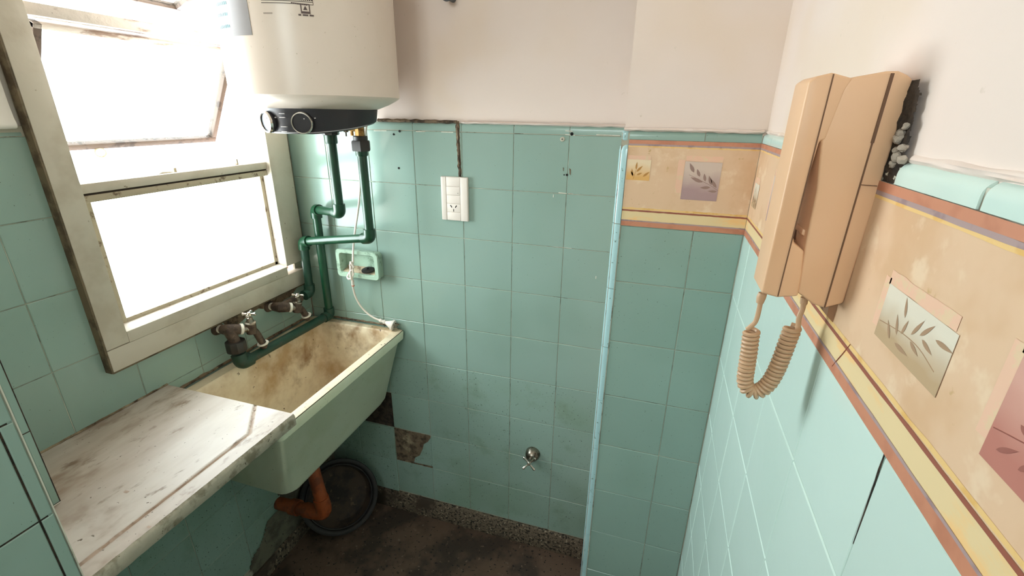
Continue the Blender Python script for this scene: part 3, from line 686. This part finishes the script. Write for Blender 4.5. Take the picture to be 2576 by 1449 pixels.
hot = empty('water_pipe', (A3.x, A3.y, .82), 'green plastic pipe from the heater that drops to the sink back and runs along it', 'pipe', 'green heater pipes')
straight('vertical_pipe', (A1.x, A1.y, 1.43), A1, hot); elbow(A1, A1 + Vector((0, 0, 1)), A2, hot)
straight('horizontal_pipe', A1, A2, hot); elbow(A2, A1, A3, hot); straight('vertical_pipe', A2, A3, hot)
elbow(A3, A2, A4, hot, m=PPRD); straight('horizontal_pipe', A3, A4, hot, .0138, PPRD); elbow(A4, A3, A5, hot, .020, .028, m=PPRD)
collar((A1.x, A1.y, 1.405), (0, 0, 1), .0165, .026, hot, PPR, 'socket', 20)
collar((A1.x, A1.y, 1.428), (0, 0, 1), .0235, .026, hot, NUT, 'union_nut', 8)
obj('steel_nipple', MB().tube([(A1.x, A1.y, 1.452), (A1.x, A1.y, 1.467)], .011), CHROMED, hot)
collar((A5.x, A5.y, .864), (0, 0, 1), .0265, .030, hot, NUT, 'union_nut', 10)
B1 = Vector((.341, -.11, 1.146)); B2 = Vector((.056, -.058, 1.096)); B3 = Vector((.052, -.058, .922)); B4 = Vector((.047, -.10, .915))
cold = empty('water_pipe', (B3.x, B3.y, .91), 'green plastic pipe from the brass valve that drops beside the window to the taps', 'pipe', 'green heater pipes')
straight('vertical_pipe', (B1.x, B1.y, 1.382), B1, cold); elbow(B1, B1 + Vector((0, 0, 1)), B2, cold); straight('horizontal_pipe', B1, B2, cold)
elbow(B2, B1, B3, cold); straight('vertical_pipe', B2, B3, cold, m=PPRD); elbow(B3, B2, B4, cold, m=PPRD)
collar((B1.x, B1.y, 1.376), (0, 0, 1), .0165, .020, cold, PPR, 'socket', 20)
collar((B1.x, B1.y, 1.389), (0, 0, 1), .0265, .027, cold, NUT, 'union_nut', 6); collar((B1.x, B1.y, 1.414), (0, 0, 1), .019, .014, cold, NUT, 'union_neck', 14)
valve = empty('relief_valve', (B1.x, B1.y, 1.43), 'small brass safety valve under the heater panel', 'valve')
obj('valve_body', MB().lathe([(.0125, 0), (.0125, .024), (.0145, .026), (.0145, .036), (.012, .038)], (B1.x, B1.y, 1.428), (0, 0, 1), 10), BRASS, valve)
obj('side_port', MB().lathe([(.0085, 0), (.0085, .018), (.0068, .020), (.0068, .034)], (B1.x, B1.y, 1.447), (-1, -.25, 0), 14), BRASS, valve)
obj('lever_cap', MB().lathe([(.0105, .033), (.0105, .042)], (B1.x, B1.y, 1.447), (-1, -.25, 0), 12), mat('dark_brown_cap', (74, 54, 34), .5), valve)
obj('drip_spout', MB().lathe([(.0042, 0), (.0042, .013)], (B1.x - .021, B1.y - .005, 1.441), (0, 0, -1), 10), BRASS, valve)
obj('lever_pin', MB().tube([(B1.x - .037, B1.y - .009, 1.440), (B1.x - .037, B1.y - .009, 1.426)], .002, 8), mat('dark_pin', (60, 46, 32), .5), valve)

# ------------------------------------------------------------------ taps over the sink
def cross_handle(parent, c, ax, r, m, arms=4, rot=0.):
    c = Vector(c); ax = Vector(ax).normalized(); u_ = Vector((0, 0, 1)) if abs(ax.z) < .9 else Vector((1, 0, 0)); e1 = (u_ - ax * u_.dot(ax)).normalized(); e2 = ax.cross(e1)
    h = obj('handle', MB().lathe([(.006, -.004), (.0065, .002), (.004, .006), (0, .0065)], c, ax, 14), m, parent)
    for k in range(arms):
        a = rot + 2 * pi * k / arms; d = e1 * cos(a) + e2 * sin(a)
        obj('handle_arm', MB().tube([c, c + d * r * .5, c + d * r * .78, c + d * r, c + d * r * 1.12], [.0034, .0030, .0042, .0048, .002], 10), m, h)
def tap(name, wally, z, tee_x, label, down, body, spout, handle):
    t = empty(name, (tee_x, wally, z), label, 'tap', 'taps over the sink')
    tee = Vector((tee_x, wally - .006, z + .006)); w0 = Vector((.0, wally, z))
    obj('wall_flange', MB().lathe([(.019, 0), (.017, .006), (.012, .010)], w0, (1, 0, 0), 18), IRON, t)
    obj('wall_nipple', MB().tube([w0, tee], .0105), IRON, t)
    d = (tee - w0).normalized()
    obj('thread_tape', MB().tube([w0 + d * .014, w0 + d * .018], .0118), TEFLON, t); obj('thread_tape', MB().tube([w0 + d * .021, w0 + d * .025], .0118), TEFLON, t)
    body = Vector(body); spout = Vector(spout); dd = (body - tee).normalized()
    obj('tee_body', MB().tube([w0 + d * .026, tee, tee + dd * .026], [.0135, .0165, .0145]), IRON, t)
    if down: obj('tee_branch', MB().tube([tee, tee + (Vector(down) - tee) * .5, down], [.0155, .0145, .0135]), IRON, t)
    obj('tap_washer', MB().tube([tee + dd * .027, tee + dd * .034], .0155), TEFLON, t)
    obj('tap_shank', MB().tube([tee + dd * .033, body], .0105), CHROMED, t)
    ax = (Vector(handle) - body).normalized()
    obj('tap_body', MB().tube([body - ax * .014, body + ax * .016], [.0135, .0135]), IRON, t)
    obj('bonnet', MB().lathe([(.0145, .016), (.0145, .0195), (.010, .021), (.0078, .030), (.0082, .034), (.0048, .036), (.0042, .046)], body, ax, 16), CHROMED, t)
    obj('spout', MB().tube(smoothpath([body + (spout - body) * .0, body + (spout - body) * .45 + Vector((0, 0, .008)), body + (spout - body) * .85, spout], 5), .0095), IRON, t)
    sd = (spout - body).normalized()
    obj('spout_ring', MB().lathe([(.0148, 0), (.0160, .002), (.0148, .004)], spout, (sd + Vector((0, 0, -1.4))).normalized(), 20), TEFLON, t)
    obj('spout_tip', MB().lathe([(.0125, .003), (.0115, .010), (.007, .018)], spout, (sd * .4 + Vector((0, 0, -1.4))).normalized(), 16), IRON, t)
    cross_handle(t, handle, ax, .0165, CHROME, 4, .5)
tap('tap', -.371, .921, .050, 'old brown tap at the near end of the sink, joined to a black union nut', (.060, -.374, .890), px(632, 826, .075), px(661, 862, .080), px(626, 790, .078))
tap('tap', -.186, .914, .050, 'old brown tap with a chrome cross handle next to the corner of the sink', None, px(748, 774, .075), px(770, 792, .080), px(749, 742, .078))
obj_n = obj('link_nipple', MB().tube([(.050, -.192, .920), (.047, -.125, .918), (.047, -.098, .915)], .0125), IRON, cold)

# ------------------------------------------------------------------ soap dish and plug
root = empty('soap_dish', (.235, -.0, .985), 'pale green ceramic soap dish on the wall above the sink', 'soap dish')
yf = -.040
def rect3(x0, x1, z0, z1, y, rad, n=4):
    return [(p[0], y, p[1]) for p in [(q[0], q[1]) for q in rrect(x0, x1, z0, z1, 0, rad, n)]]
DT = mat('dish_glaze', (164, 190, 170), .16, layers=((40, (136, 160, 140), .55, .68, 3), (120, (94, 84, 64), .68, .75, 3)))
rings = [rect3(.154, .303, .981, 1.070, .0, .012), rect3(.154, .306, .982, 1.073, -.018, .014), rect3(.156, .312, .984, 1.078, yf + .004, .014), rect3(.1585, .3100, .986, 1.0765, yf, .012),
         rect3(.170, .299, .9975, 1.066, yf, .010), rect3(.173, .296, 1.000, 1.063, yf + .004, .008), rect3(.174, .295, 1.001, 1.062, -.006, .008)]
mb = MB().loft(rings, False); n = len(rings[0]); mb.f.append(tuple(6 * n + k for k in range(n)))
obj('dish_body', mb, DT, root, smooth=40)
rough_patch('soap_residue', .175, .294, 1.0005, 1.016, -.006, 'back', .002, mat('soap_scum', (170, 156, 130), .8, layers=((60, (110, 94, 72), .5, .65, 3),)), root, nx=30, nz=6, base=.003)
obj('soap_ledge', MB().prism([(.1745, -.004, 1.001), (.1745, -.034, 1.001), (.1745, -.032, 1.0035), (.1745, -.008, 1.009), (.1745, -.004, 1.014)], (.120, 0, 0)), MATS['soap_scum'], root, smooth=60)
sp = empty('sink_plug', (.262, -.022, 1.008), 'black rubber plug lying in the soap dish', 'plug')
obj('plug_disc', MB().lathe([(.017, 0), (.0205, .002), (.0205, .006), (.014, .0085), (0, .009)], (.262, -.0225, 1.0075), (0, -.18, 1), 24), BLACKR, sp)
obj('plug_knob', MB().lathe([(.003, .008), (.004, .012), (0, .015)], (.262, -.0225, 1.0075), (0, -.18, 1), 12), BLACKR, sp)

# ------------------------------------------------------------------ heater's white cord with a loose plug
root = empty('power_cord', (.33, -.02, .81), 'white knotted power cord hanging past the soap dish to the sink rim', 'cord')
cp = [(.345, -.075, 1.47), py(907, 420, -.055), py(906, 470, -.05), py(902, 520, -.047), py(894, 575, -.047), py(889, 620, -.049), py(888, 655, -.053), py(887, 690, -.056), py(886, 706, -.056), py(888, 722, -.050), py(894, 745, -.040), py(906, 768, -.032), py(922, 786, -.027), py(940, 799, -.025), py(956, 806, -.024)]
obj('cable', MB().tube(smoothpath(cp, 8), .0031, 10), WHITEC, root)
kp = [(890, 672), (883, 662), (881, 668), (882, 680), (878, 688), (874, 697), (878, 702), (885, 698), (889, 688), (886, 680), (881, 684), (883, 700), (887, 706)]
obj('knot', MB().tube(smoothpath([py(u, v, -.058 - .004 * sin(i * 1.3)) for i, (u, v) in enumerate(kp)], 6), .0031, 10), WHITEC, root)
obj('cord_end', MB().tube([py(882, 658, -.059), py(882, 676, -.060)], .0032, 10), WHITEC, root)
obj('cable_sleeve', MB().tube([py(887, 706, -.056), py(888, 718, -.052)], .0046, 10), WHITEC, root)
obj('red_band', MB().tube([py(888, 716.5, -.0525), py(888.3, 719, -.0515)], .0048, 10), mat('red_band', (196, 110, 88), .6), root)
p0 = py(954, 805, -.024); p1 = py(996, 821, -.020); d = (p1 - p0).normalized(); L = (p1 - p0).length
pr_ = [(.0036, 0), (.0055, .001), (.0055, .006), (.0042, .007), (.0042, .011), (.0066, .012), (.0066, .016), (.0050, .018), (.0135, .034), (.0175, .036), (.0175, .041), (.012, .0415)]
pr_ = [(a_ * 1.05, b_ * 1.30) for a_, b_ in pr_]
pl_ = obj('plug_body', MB().lathe(pr_, p0, d, 20), WHITEP, root, smooth=40)
q = p0 + d * .053; up = Vector((0, 0, 1)); sd = d.cross(up).normalized()
for a, b in ((.006, .006), (-.006, .006), (0, -.007)):
    c0 = q + sd * a + up * b; obj('plug_pin', MB().tube([c0, c0 + d * .017], .0026, 6), CHROMED, pl_)

# ------------------------------------------------------------------ switch and socket plate
root = empty('switch_socket_plate', (.566, 0, 1.19), 'white wall plate with a light switch above a power socket', 'switch plate')
x0, x1, z0, z1 = .5245, .6075, 1.1935, 1.3195
obj('plate', MB().box(x0, x1, -.0085, -.0005, z0, z1), WHITEP, root, bevel=.002)
for a, b in ((x0 + .0005, x0 + .0165), (x1 - .0225, x1 - .0005)): obj('side_panel', MB().box(a, b, -.0115, -.006, z0 + .0005, z1 - .0005), WHITEP, root, bevel=.002)
mx0, mx1 = x0 + .0175, x1 - .0235; zz = [z0 + .001, 1.2185, 1.2435, 1.268, 1.2925, z1 - .001]
for k in range(5):
    nm = ('blank_module', 'socket', 'blank_module', 'switch_rocker', 'blank_module')[k]
    o = obj(nm, MB().box(mx0, mx1, -.0105 - (.001 if k == 3 else 0), -.006, zz[k] + .0006, zz[k + 1] - .0006), WHITEP, root, bevel=.0007)
    if k == 1:
        cx = (mx0 + mx1) / 2; cz = (zz[1] + zz[2]) / 2
        for sx, rz in ((-.0075, -.6), (.0075, .6)):
            M = Matrix.Rotation(rz, 3, 'Y'); pp = [M @ Vector((a, 0, b)) + Vector((cx + sx, -.0108, cz + .0045)) for a, b in ((-.0014, -.004), (.0014, -.004), (.0014, .004), (-.0014, .004))]
            obj('socket_slot', MB().prism(pp, (0, .001, 0)), DARK, o, smooth=0)
        obj('socket_slot', MB().box(cx - .0010, cx + .0010, -.0108, -.0098, cz - .0105, cz - .003), DARK, o, smooth=0)
    if k == 3: obj('switch_light', MB().lathe([(.0017, 0), (.0017, .0008)], (mx1 - .006, -.0112, zz[3] + .006), (0, -1, 0), 10), mat('switch_dot', (190, 178, 168), .4), o, smooth=0)
# ------------------------------------------------------------------ loose screw and plugs in the wall
p = py(1415, 350, -.001); root = empty('wall_screw', p, 'pale cross-head screw in a tile near the top of the wall', 'screw')
obj('screw_head', MB().lathe([(.0062, 0), (.0062, .0015), (.0045, .003), (0, .0032)], p, (0, -1, 0), 18), mat('pale_screw', (190, 186, 168), .5, .2), root)
for a in (0, pi / 2):
    dx, dz = .0026 * cos(a), .0026 * sin(a); obj('cross_slot', MB().box(p.x - max(abs(dx), .0006), p.x + max(abs(dx), .0006), p.y - .0036, p.y - .002, p.z - max(abs(dz), .0006), p.z + max(abs(dz), .0006)), DARK, root, smooth=0)
p = py(1137, -4, .0); root = empty('wall_hook', p, 'dark round hook high on the white wall at the top edge', 'hook')
obj('hook_stem', MB().tube([(p.x, .008, p.z), (p.x, -.03, p.z)], .008), mat('grey_metal_hook', (96, 98, 104), .5, .4), root)
obj('hook_head', MB().lathe([(.010, 0), (.013, .003), (.013, .008), (.006, .012)], (p.x, -.028, p.z), (0, -1, 0), 18), MATS['grey_metal_hook'], root)

# ------------------------------------------------------------------ low stop valve
p = py(1341, 1139, 0); root = empty('stop_valve', p, 'chrome stop valve with a cross handle low on the tiled wall', 'valve')
hd = py(1331, 1166, -.062); ax = (hd - Vector((p.x, 0, p.z))).normalized()
obj('escutcheon', MB().lathe([(.0245, -.001), (.025, .004), (.0235, .014), (.019, .024), (.012, .030), (.009, .031)], p, (0, -1, 0), 28), CHROMED, root, smooth=40)
obj('spindle', MB().tube([p + Vector((0, -.026, 0)), hd], [.0075, .006]), CHROMED, root)
cross_handle(root, hd, (0.15, -1, .35), .0255, CHROME, 4, pi / 4)

# ------------------------------------------------------------------ intercom handset phone on the right wall
YN, YF = -.770, -.724
root = empty('intercom_phone', (W, -.75, 1.33), 'beige wall intercom phone with its handset hung in front', 'intercom')
def side(pix, y0=YN, y1=YF): return MB().prism([py(u, v, y0) for u, v in pix], (0, y1 - y0, 0))
base_px = [(2146, 194), (2233, 178.5), (2263, 178), (2285, 188), (2299, 200), (2122, 764), (2074, 776), (2045, 766), (2007, 737), (2017, 678), (2028.6, 607), (2040, 550), (2055, 480), (2060, 423), (2067, 355), (2095, 275), (2128, 207)]
bs = obj('base', side(base_px, YN, -.69), PHONE, root, bevel=.0022, seg=3)
hand_px = [(2035, 205), (2058, 191), (2094, 182.5), (2102, 184), (2148, 197), (2128, 226), (2078, 352), (2063, 355), (2040, 430), (1997, 600), (1999, 613), (2024, 632), (2018, 690), (2008, 746), (1955, 749), (1915, 738)]
hs = obj('handset', side(hand_px, YN - .0005, YF), PHONE, root, bevel=.0025, seg=3)
def strip(name, pix, w, parent, y=YN - .0012, m=PHONED):
    a = [py(u, v, y) for u, v in pix]; mb = MB()
    for i in range(len(a) - 1):
        d = (a[i + 1] - a[i]).normalized(); s = Vector((d.z, 0, -d.x)) * w / 2; mb.prism([a[i] + s, a[i + 1] + s, a[i + 1] - s, a[i] - s], (0, .0015, 0))
    return obj(name, mb, m, parent, smooth=0)
strip('seam', [(2098, 186), (1957, 746)], .0009, hs); strip('seam', [(2247, 184), (2195, 360)], .0022, bs); strip('seam', [(2195, 360), (2075, 774)], .0010, bs)
strip('seam', [(2166, 465), (2207, 468)], .0005, bs)
# inner cradle seen through the gap
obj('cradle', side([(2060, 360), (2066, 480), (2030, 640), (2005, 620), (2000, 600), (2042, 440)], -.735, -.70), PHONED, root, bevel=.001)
obj('hook_button', side([(2020, 575), (2036, 585), (2032, 600), (2016, 590)], -.760, -.735), PHONE, root, bevel=.001)
obj('cable_box', side([(2085, 772), (2116, 764), (2112, 835), (2098, 815), (2080, 795)], -.757, -.71), mat('mid_brown_plastic', (150, 112, 82), .6), root)  # cable box in a darker brown than the phone shell
# coiled cord
yc = -.736
def cpix(L, y=yc): return [py(u, v, y) for u, v in L]
obj('strain_relief', MB().tube(cpix([(1919, 738), (1915, 748), (1911, 762)]), [.0042, .0046, .0036], 12), CORDM, root)
lead1 = cpix([(1914, 755), (1908, 785), (1901, 808), (1890, 820), (1879, 829)])
obj('cord_lead', MB().tube(smoothpath(lead1, 6), .0025, 10), CORDM, root)
lead2 = cpix([(2024, 748), (2019, 776), (2010, 800), (2008, 822), (2004, 834)])
obj('cord_lead', MB().tube(smoothpath(lead2, 6), [.0036] * 4 + [.0026] * 21, 10), CORDM, root)
axis = smoothpath(cpix([(1891, 832), (1888, 850), (1884, 885), (1878, 925), (1874, 955), (1879, 975), (1894, 985), (1915, 980), (1935, 962), (1951, 935), (1966, 900), (1980, 862), (1990, 835), (1994, 822)]), 30)
# resample by arc length, wind a helix around it
Ls = [0]
for i in range(1, len(axis)): Ls.append(Ls[-1] + (axis[i] - axis[i - 1]).length)
turns = 35; spt = 14; n = turns * spt; hp = []; j = 0; up0 = Vector((0, 1, 0))
for k in range(n + 1):
    s = Ls[-1] * k / n
    while j < len(Ls) - 2 and Ls[j + 1] < s: j += 1
    f = (s - Ls[j]) / max(1e-9, Ls[j + 1] - Ls[j]); p = axis[j].lerp(axis[j + 1], f); t = (axis[min(j + 22, len(axis) - 1)] - axis[max(j - 21, 0)]).normalized()
    e1 = up0; e2 = t.cross(e1).normalized(); a = 2 * pi * k / spt
    hp.append(p + (e1 * cos(a) + e2 * sin(a)) * .0066)
obj('coiled_cord', MB().tube(hp, .00235, 7), CORDM, root)
# crumbled plaster around the cable hole beside the phone
CRUMB = mat('crumbled_plaster', (168, 156, 142), .95, layers=((120, (110, 98, 84), .5, .65, 4),))
def hole_keep(y, z):
    t = (z - 1.448) / .075
    return y > -.797 + .010 * t * t - .004 * noise.noise(Vector((z * 130, 4, 0)))
rough_patch('plaster_hole', -.803, -.760, 1.445, 1.522, W + .004, 'right', .002, MORTARD, wr, nx=24, nz=40, scale=120, edge=hole_keep, base=.003, seed=31)
for u, v, r in ((2268, 335, .0035), (2262, 350, .0042), (2272, 372, .003), (2258, 395, .004), (2270, 402, .0036), (2248, 412, .0034), (2280, 318, .0028), (2256, 378, .0028)):
    c0 = px(u, v, W + .0); mb = MB(); V = []; 
    bm = bmesh.new(); bmesh.ops.create_icosphere(bm, subdivisions=2, radius=r)
    for vv in bm.verts: vv.co *= 1 + .45 * noise.noise(vv.co * 420 + Vector((u, v, 0)))
    me = bpy.data.meshes.new('plaster_crumb'); bm.to_mesh(me); bm.free(); me.materials.append(CRUMB)
    o = bpy.data.objects.new('plaster_crumb', me); o.location = c0; link(o, wr)
seam('paper_tear', px(2138, 866, W - .0012), px(2092, 921, W - .0012), .0012, .0003, B_RED, wr, n=10, nrm=(-1, 0, 0), seed=41, lift=.0006)

# ------------------------------------------------------------------ wallpaper border (flat printed paper)
def band(name, side, a0, a1, z0, z1, lift, m, parent, wob=.0008, seed=0, n=60):
    """strip with slightly wavy edges lying on a wall"""
    V = []; k = 0
    for i in range(n + 1):
        a = a0 + (a1 - a0) * i / n
        for z, s in ((z0, 1), (z1, 2)):
            zz_ = z + wob * noise.noise(Vector((a * 90, s * 7 + seed, seed)))
            V.append((a, PY - lift, zz_) if side == 'back' else (W - lift, a, zz_))
    F = [(2 * i, 2 * i + 2, 2 * i + 3, 2 * i + 1) for i in range(n)]
    return obj(name, MB().add(V, F), m, parent, smooth=0)
def leaf(side, c, ang, L, wd_, m, parent, lift):
    pts = []
    for t in (0, .25, .5, .75, 1): pts.append((t * L, wd_ * sin(pi * t ** .8)))
    for t in (.75, .5, .25): pts.append((t * L, -wd_ * .8 * sin(pi * t ** .8)))
    P = []
    for a, b in pts:
        u = a * cos(ang) - b * sin(ang); v = a * sin(ang) + b * cos(ang)
        P.append((c[0] + u, PY - lift, c[1] + v) if side == 'back' else (W - lift, c[0] - u, c[1] + v))
    return obj('leaf_print', MB().add(P, [tuple(range(len(P)))]), m, parent, smooth=0)
def motif(side, corners, m, lm, parent, leaves, stem):
    """corners (a,z): TL TR BR BL; leaves in unit square coords: x right, y up, angle, length, width"""
    def P(a, z, l): return (a, PY - l, z) if side == 'back' else (W - l, a, z)
    mo = obj('motif_panel', MB().add([P(a, z, .0009) for a, z in corners], [(0, 1, 2, 3)]), m, parent, smooth=0)
    a0, z0 = corners[3]; w = abs(corners[2][0] - a0); h = corners[0][1] - z0; sg = 1 if side == 'back' else -1
    for x, y, an, L, wd_ in leaves: leaf(side, (a0 + sg * x * w, z0 + y * h), math.radians(an), L * h, wd_ * h, lm, mo, .0011)
    pts = [Vector(P(a0 + sg * x * w, z0 + y * h, .0007)) for x, y in stem]
    obj('stem_print', MB().tube(smoothpath(pts, 4), .00045, 5), lm, mo, smooth=0)
    return mo
def border(side, a0, a1, label, loc):
    r = empty('wallpaper_border', loc, label, 'border', None)
    b = band('paper_field', side, a0, a1, 1.3035, 1.4330, .0004, BORDER, r, 0)
    band('paper_field_lower', side, a0, a1, 1.269, 1.3035, .0004, BORDERL, r, 0)
    band('stripe', side, a0, a1, 1.4375, 1.4450, .0008, B_TERRA, r, .0003, 1); band('stripe', side, a0, a1, 1.4338, 1.4376, .0007, B_LILAC, r, .0008, 2)
    band('stripe', side, a0, a1, 1.4312, 1.4342, .0006, B_OCHRE, r, .0010, 3); band('stripe', side, a0, a1, 1.3045, 1.3085, .0006, B_OCHRE, r, .0012, 4)
    band('stripe', side, a0, a1, 1.3005, 1.3038, .0008, B_RED, r, .0007, 5); band('stripe', side, a0, a1, 1.2790, 1.2818, .0008, B_LILAC, r, .0008, 6)
    band('stripe', side, a0, a1, 1.2688, 1.2795, .0007, B_TERRA, r, .0004, 7)
    return r
FAN = [(.30, .22, 100, .30, .045), (.22, .22, 118, .26, .045), (.42, .20, 62, .26, .045), (.50, .22, 42, .26, .05), (.62, .24, 30, .26, .05), (.78, .22, -18, .24, .06), (.45, .18, -60, .24, .05), (.58, .20, -55, .24, .05), (.36, .60, 90, .30, .04)]
bp_ = border('back', 1.0535, W - .001, 'ochre leaf-print wallpaper border on the column between tile and white wall', (1.17, PY, 1.27))
motif('back', [(1.055, 1.4066), (1.1015, 1.4066), (1.1015, 1.3655), (1.055, 1.3655)], M_YEL, LEAFY, bp_,
      [(.28, .15, 100, .42, .05), (.40, .50, 88, .40, .05), (.42, .40, 48, .42, .06), (.32, .2, 125, .3, .05), (.45, .25, 25, .28, .05), (.72, .18, 40, .40, .06)], [(.3, .05), (.34, .2), (.4, .5)])
band('pink_brush', 'back', 1.055, 1.100, 1.4066, 1.4145, .0007, B_PINK, bp_, .001, 11, 20); band('pink_brush', 'back', 1.168, 1.236, 1.4075, 1.418, .0007, B_PINK, bp_, .001, 12, 20)
band('pink_brush', 'back', 1.154, 1.1665, 1.345, 1.41, .0007, B_PINK, bp_, .001, 13, 20)
motif('back', [(1.1670, 1.4070), (1.2355, 1.4070), (1.2355, 1.3320), (1.1670, 1.3320)], M_LIL, LEAFL, bp_,
      [(.95, .35, 128, .30, .045), (.80, .42, 112, .26, .045), (.62, .5, 105, .22, .04), (.45, .62, 115, .22, .045), (.28, .72, 120, .28, .05), (.55, .48, 160, .34, .05), (.78, .36, 185, .26, .045), (.98, .26, 180, .24, .035)], [(1, .28), (.75, .42), (.5, .52), (.15, .66)])
br_ = border('right', PY - .001, -1.52, 'ochre leaf-print wallpaper border along the right wall behind the intercom', (W, -.8, 1.27))
CY = [(M_CRM, LEAF), (M_YEL, LEAFY), (M_LIL, LEAFL), (M_CRM, LEAF), (M_ROS, LEAFR)]
sq = [(-.246, -.290, 1.375, 1.331, 0), (-.39, -.458, 1.405, 1.332, 2), (-.55, -.596, 1.405, 1.365, 1), (-.8394, -.9325, 1.377, 1.3345, 3), (-.980, -1.053, 1.390, 1.3305, 4), (-1.12, -1.17, 1.40, 1.36, 1), (-1.24, -1.31, 1.405, 1.332, 2)]
def leaf_px(b_, t_, wd_, m_, parent):
    A = px(b_[0], b_[1], W - .0011); B = px(t_[0], t_[1], W - .0011); d = B - A; n_ = Vector((0, -d.z, d.y)).normalized()
    P = [A + d * t for t in (0, 1)]
    prof = [(t, wd_ * sin(pi * t ** .75)) for t in (.15, .32, .5, .68, .85)]
    ring = [A] + [A + d * t + n_ * h for t, h in prof] + [B] + [A + d * t - n_ * h * .85 for t, h in reversed(prof)]
    obj('leaf_print', MB().add(ring, [tuple(range(len(ring)))]), m_, parent, smooth=0)
LV3 = [((2276, 800), (2282, 748)), ((2236, 852), (2234, 804)), ((2254, 842), (2258, 790)), ((2266, 840), (2286, 806)), ((2291, 842), (2326, 807)), ((2313, 844), (2353, 820)), ((2353, 855), (2398, 891)), ((2289, 858), (2308, 897)), ((2319, 854), (2343, 894)), ((2250, 862), (2281, 896))]
LV4 = [((2505, 1130), (2562, 1136)), ((2560, 1182), (2600, 1172)), ((2568, 1068), (2590, 1110)), ((2600, 1190), (2640, 1230))]
for a, b, zt, zb, k in sq:
    band('pink_brush', 'right', a + .002, b + .004, zt, zt + .010, .0007, B_PINK, br_, .0012, a * 9, 24); band('pink_brush', 'right', a + .009, a - .0002, zb + (zt - zb) * .15, zt + .004, .0007, B_PINK, br_, .001, a * 5, 16)
    motif('right', [(a, zt), (b, zt), (b, zb), (a, zb)], CY[k][0], CY[k][1], br_, FAN if k < 3 else [], [(.12, .12), (.3, .22), (.5, .26), (.72, .24), (.95, .12)]) if k < 3 else None
    if k >= 3:
        mo = motif('right', [(a, zt), (b, zt), (b, zb), (a, zb)], CY[k][0], CY[k][1], br_, [], [(.02, .30), (.20, .36), (.42, .42), (.66, .42), (.90, .30)])
        for l0, l1 in (LV3 if k == 3 else LV4): leaf_px(l0, l1, .0018 if k == 3 else .0016, CY[k][1], mo)

for o in bpy.data.objects:
    if '_b' in o.keys(): del o['_b']
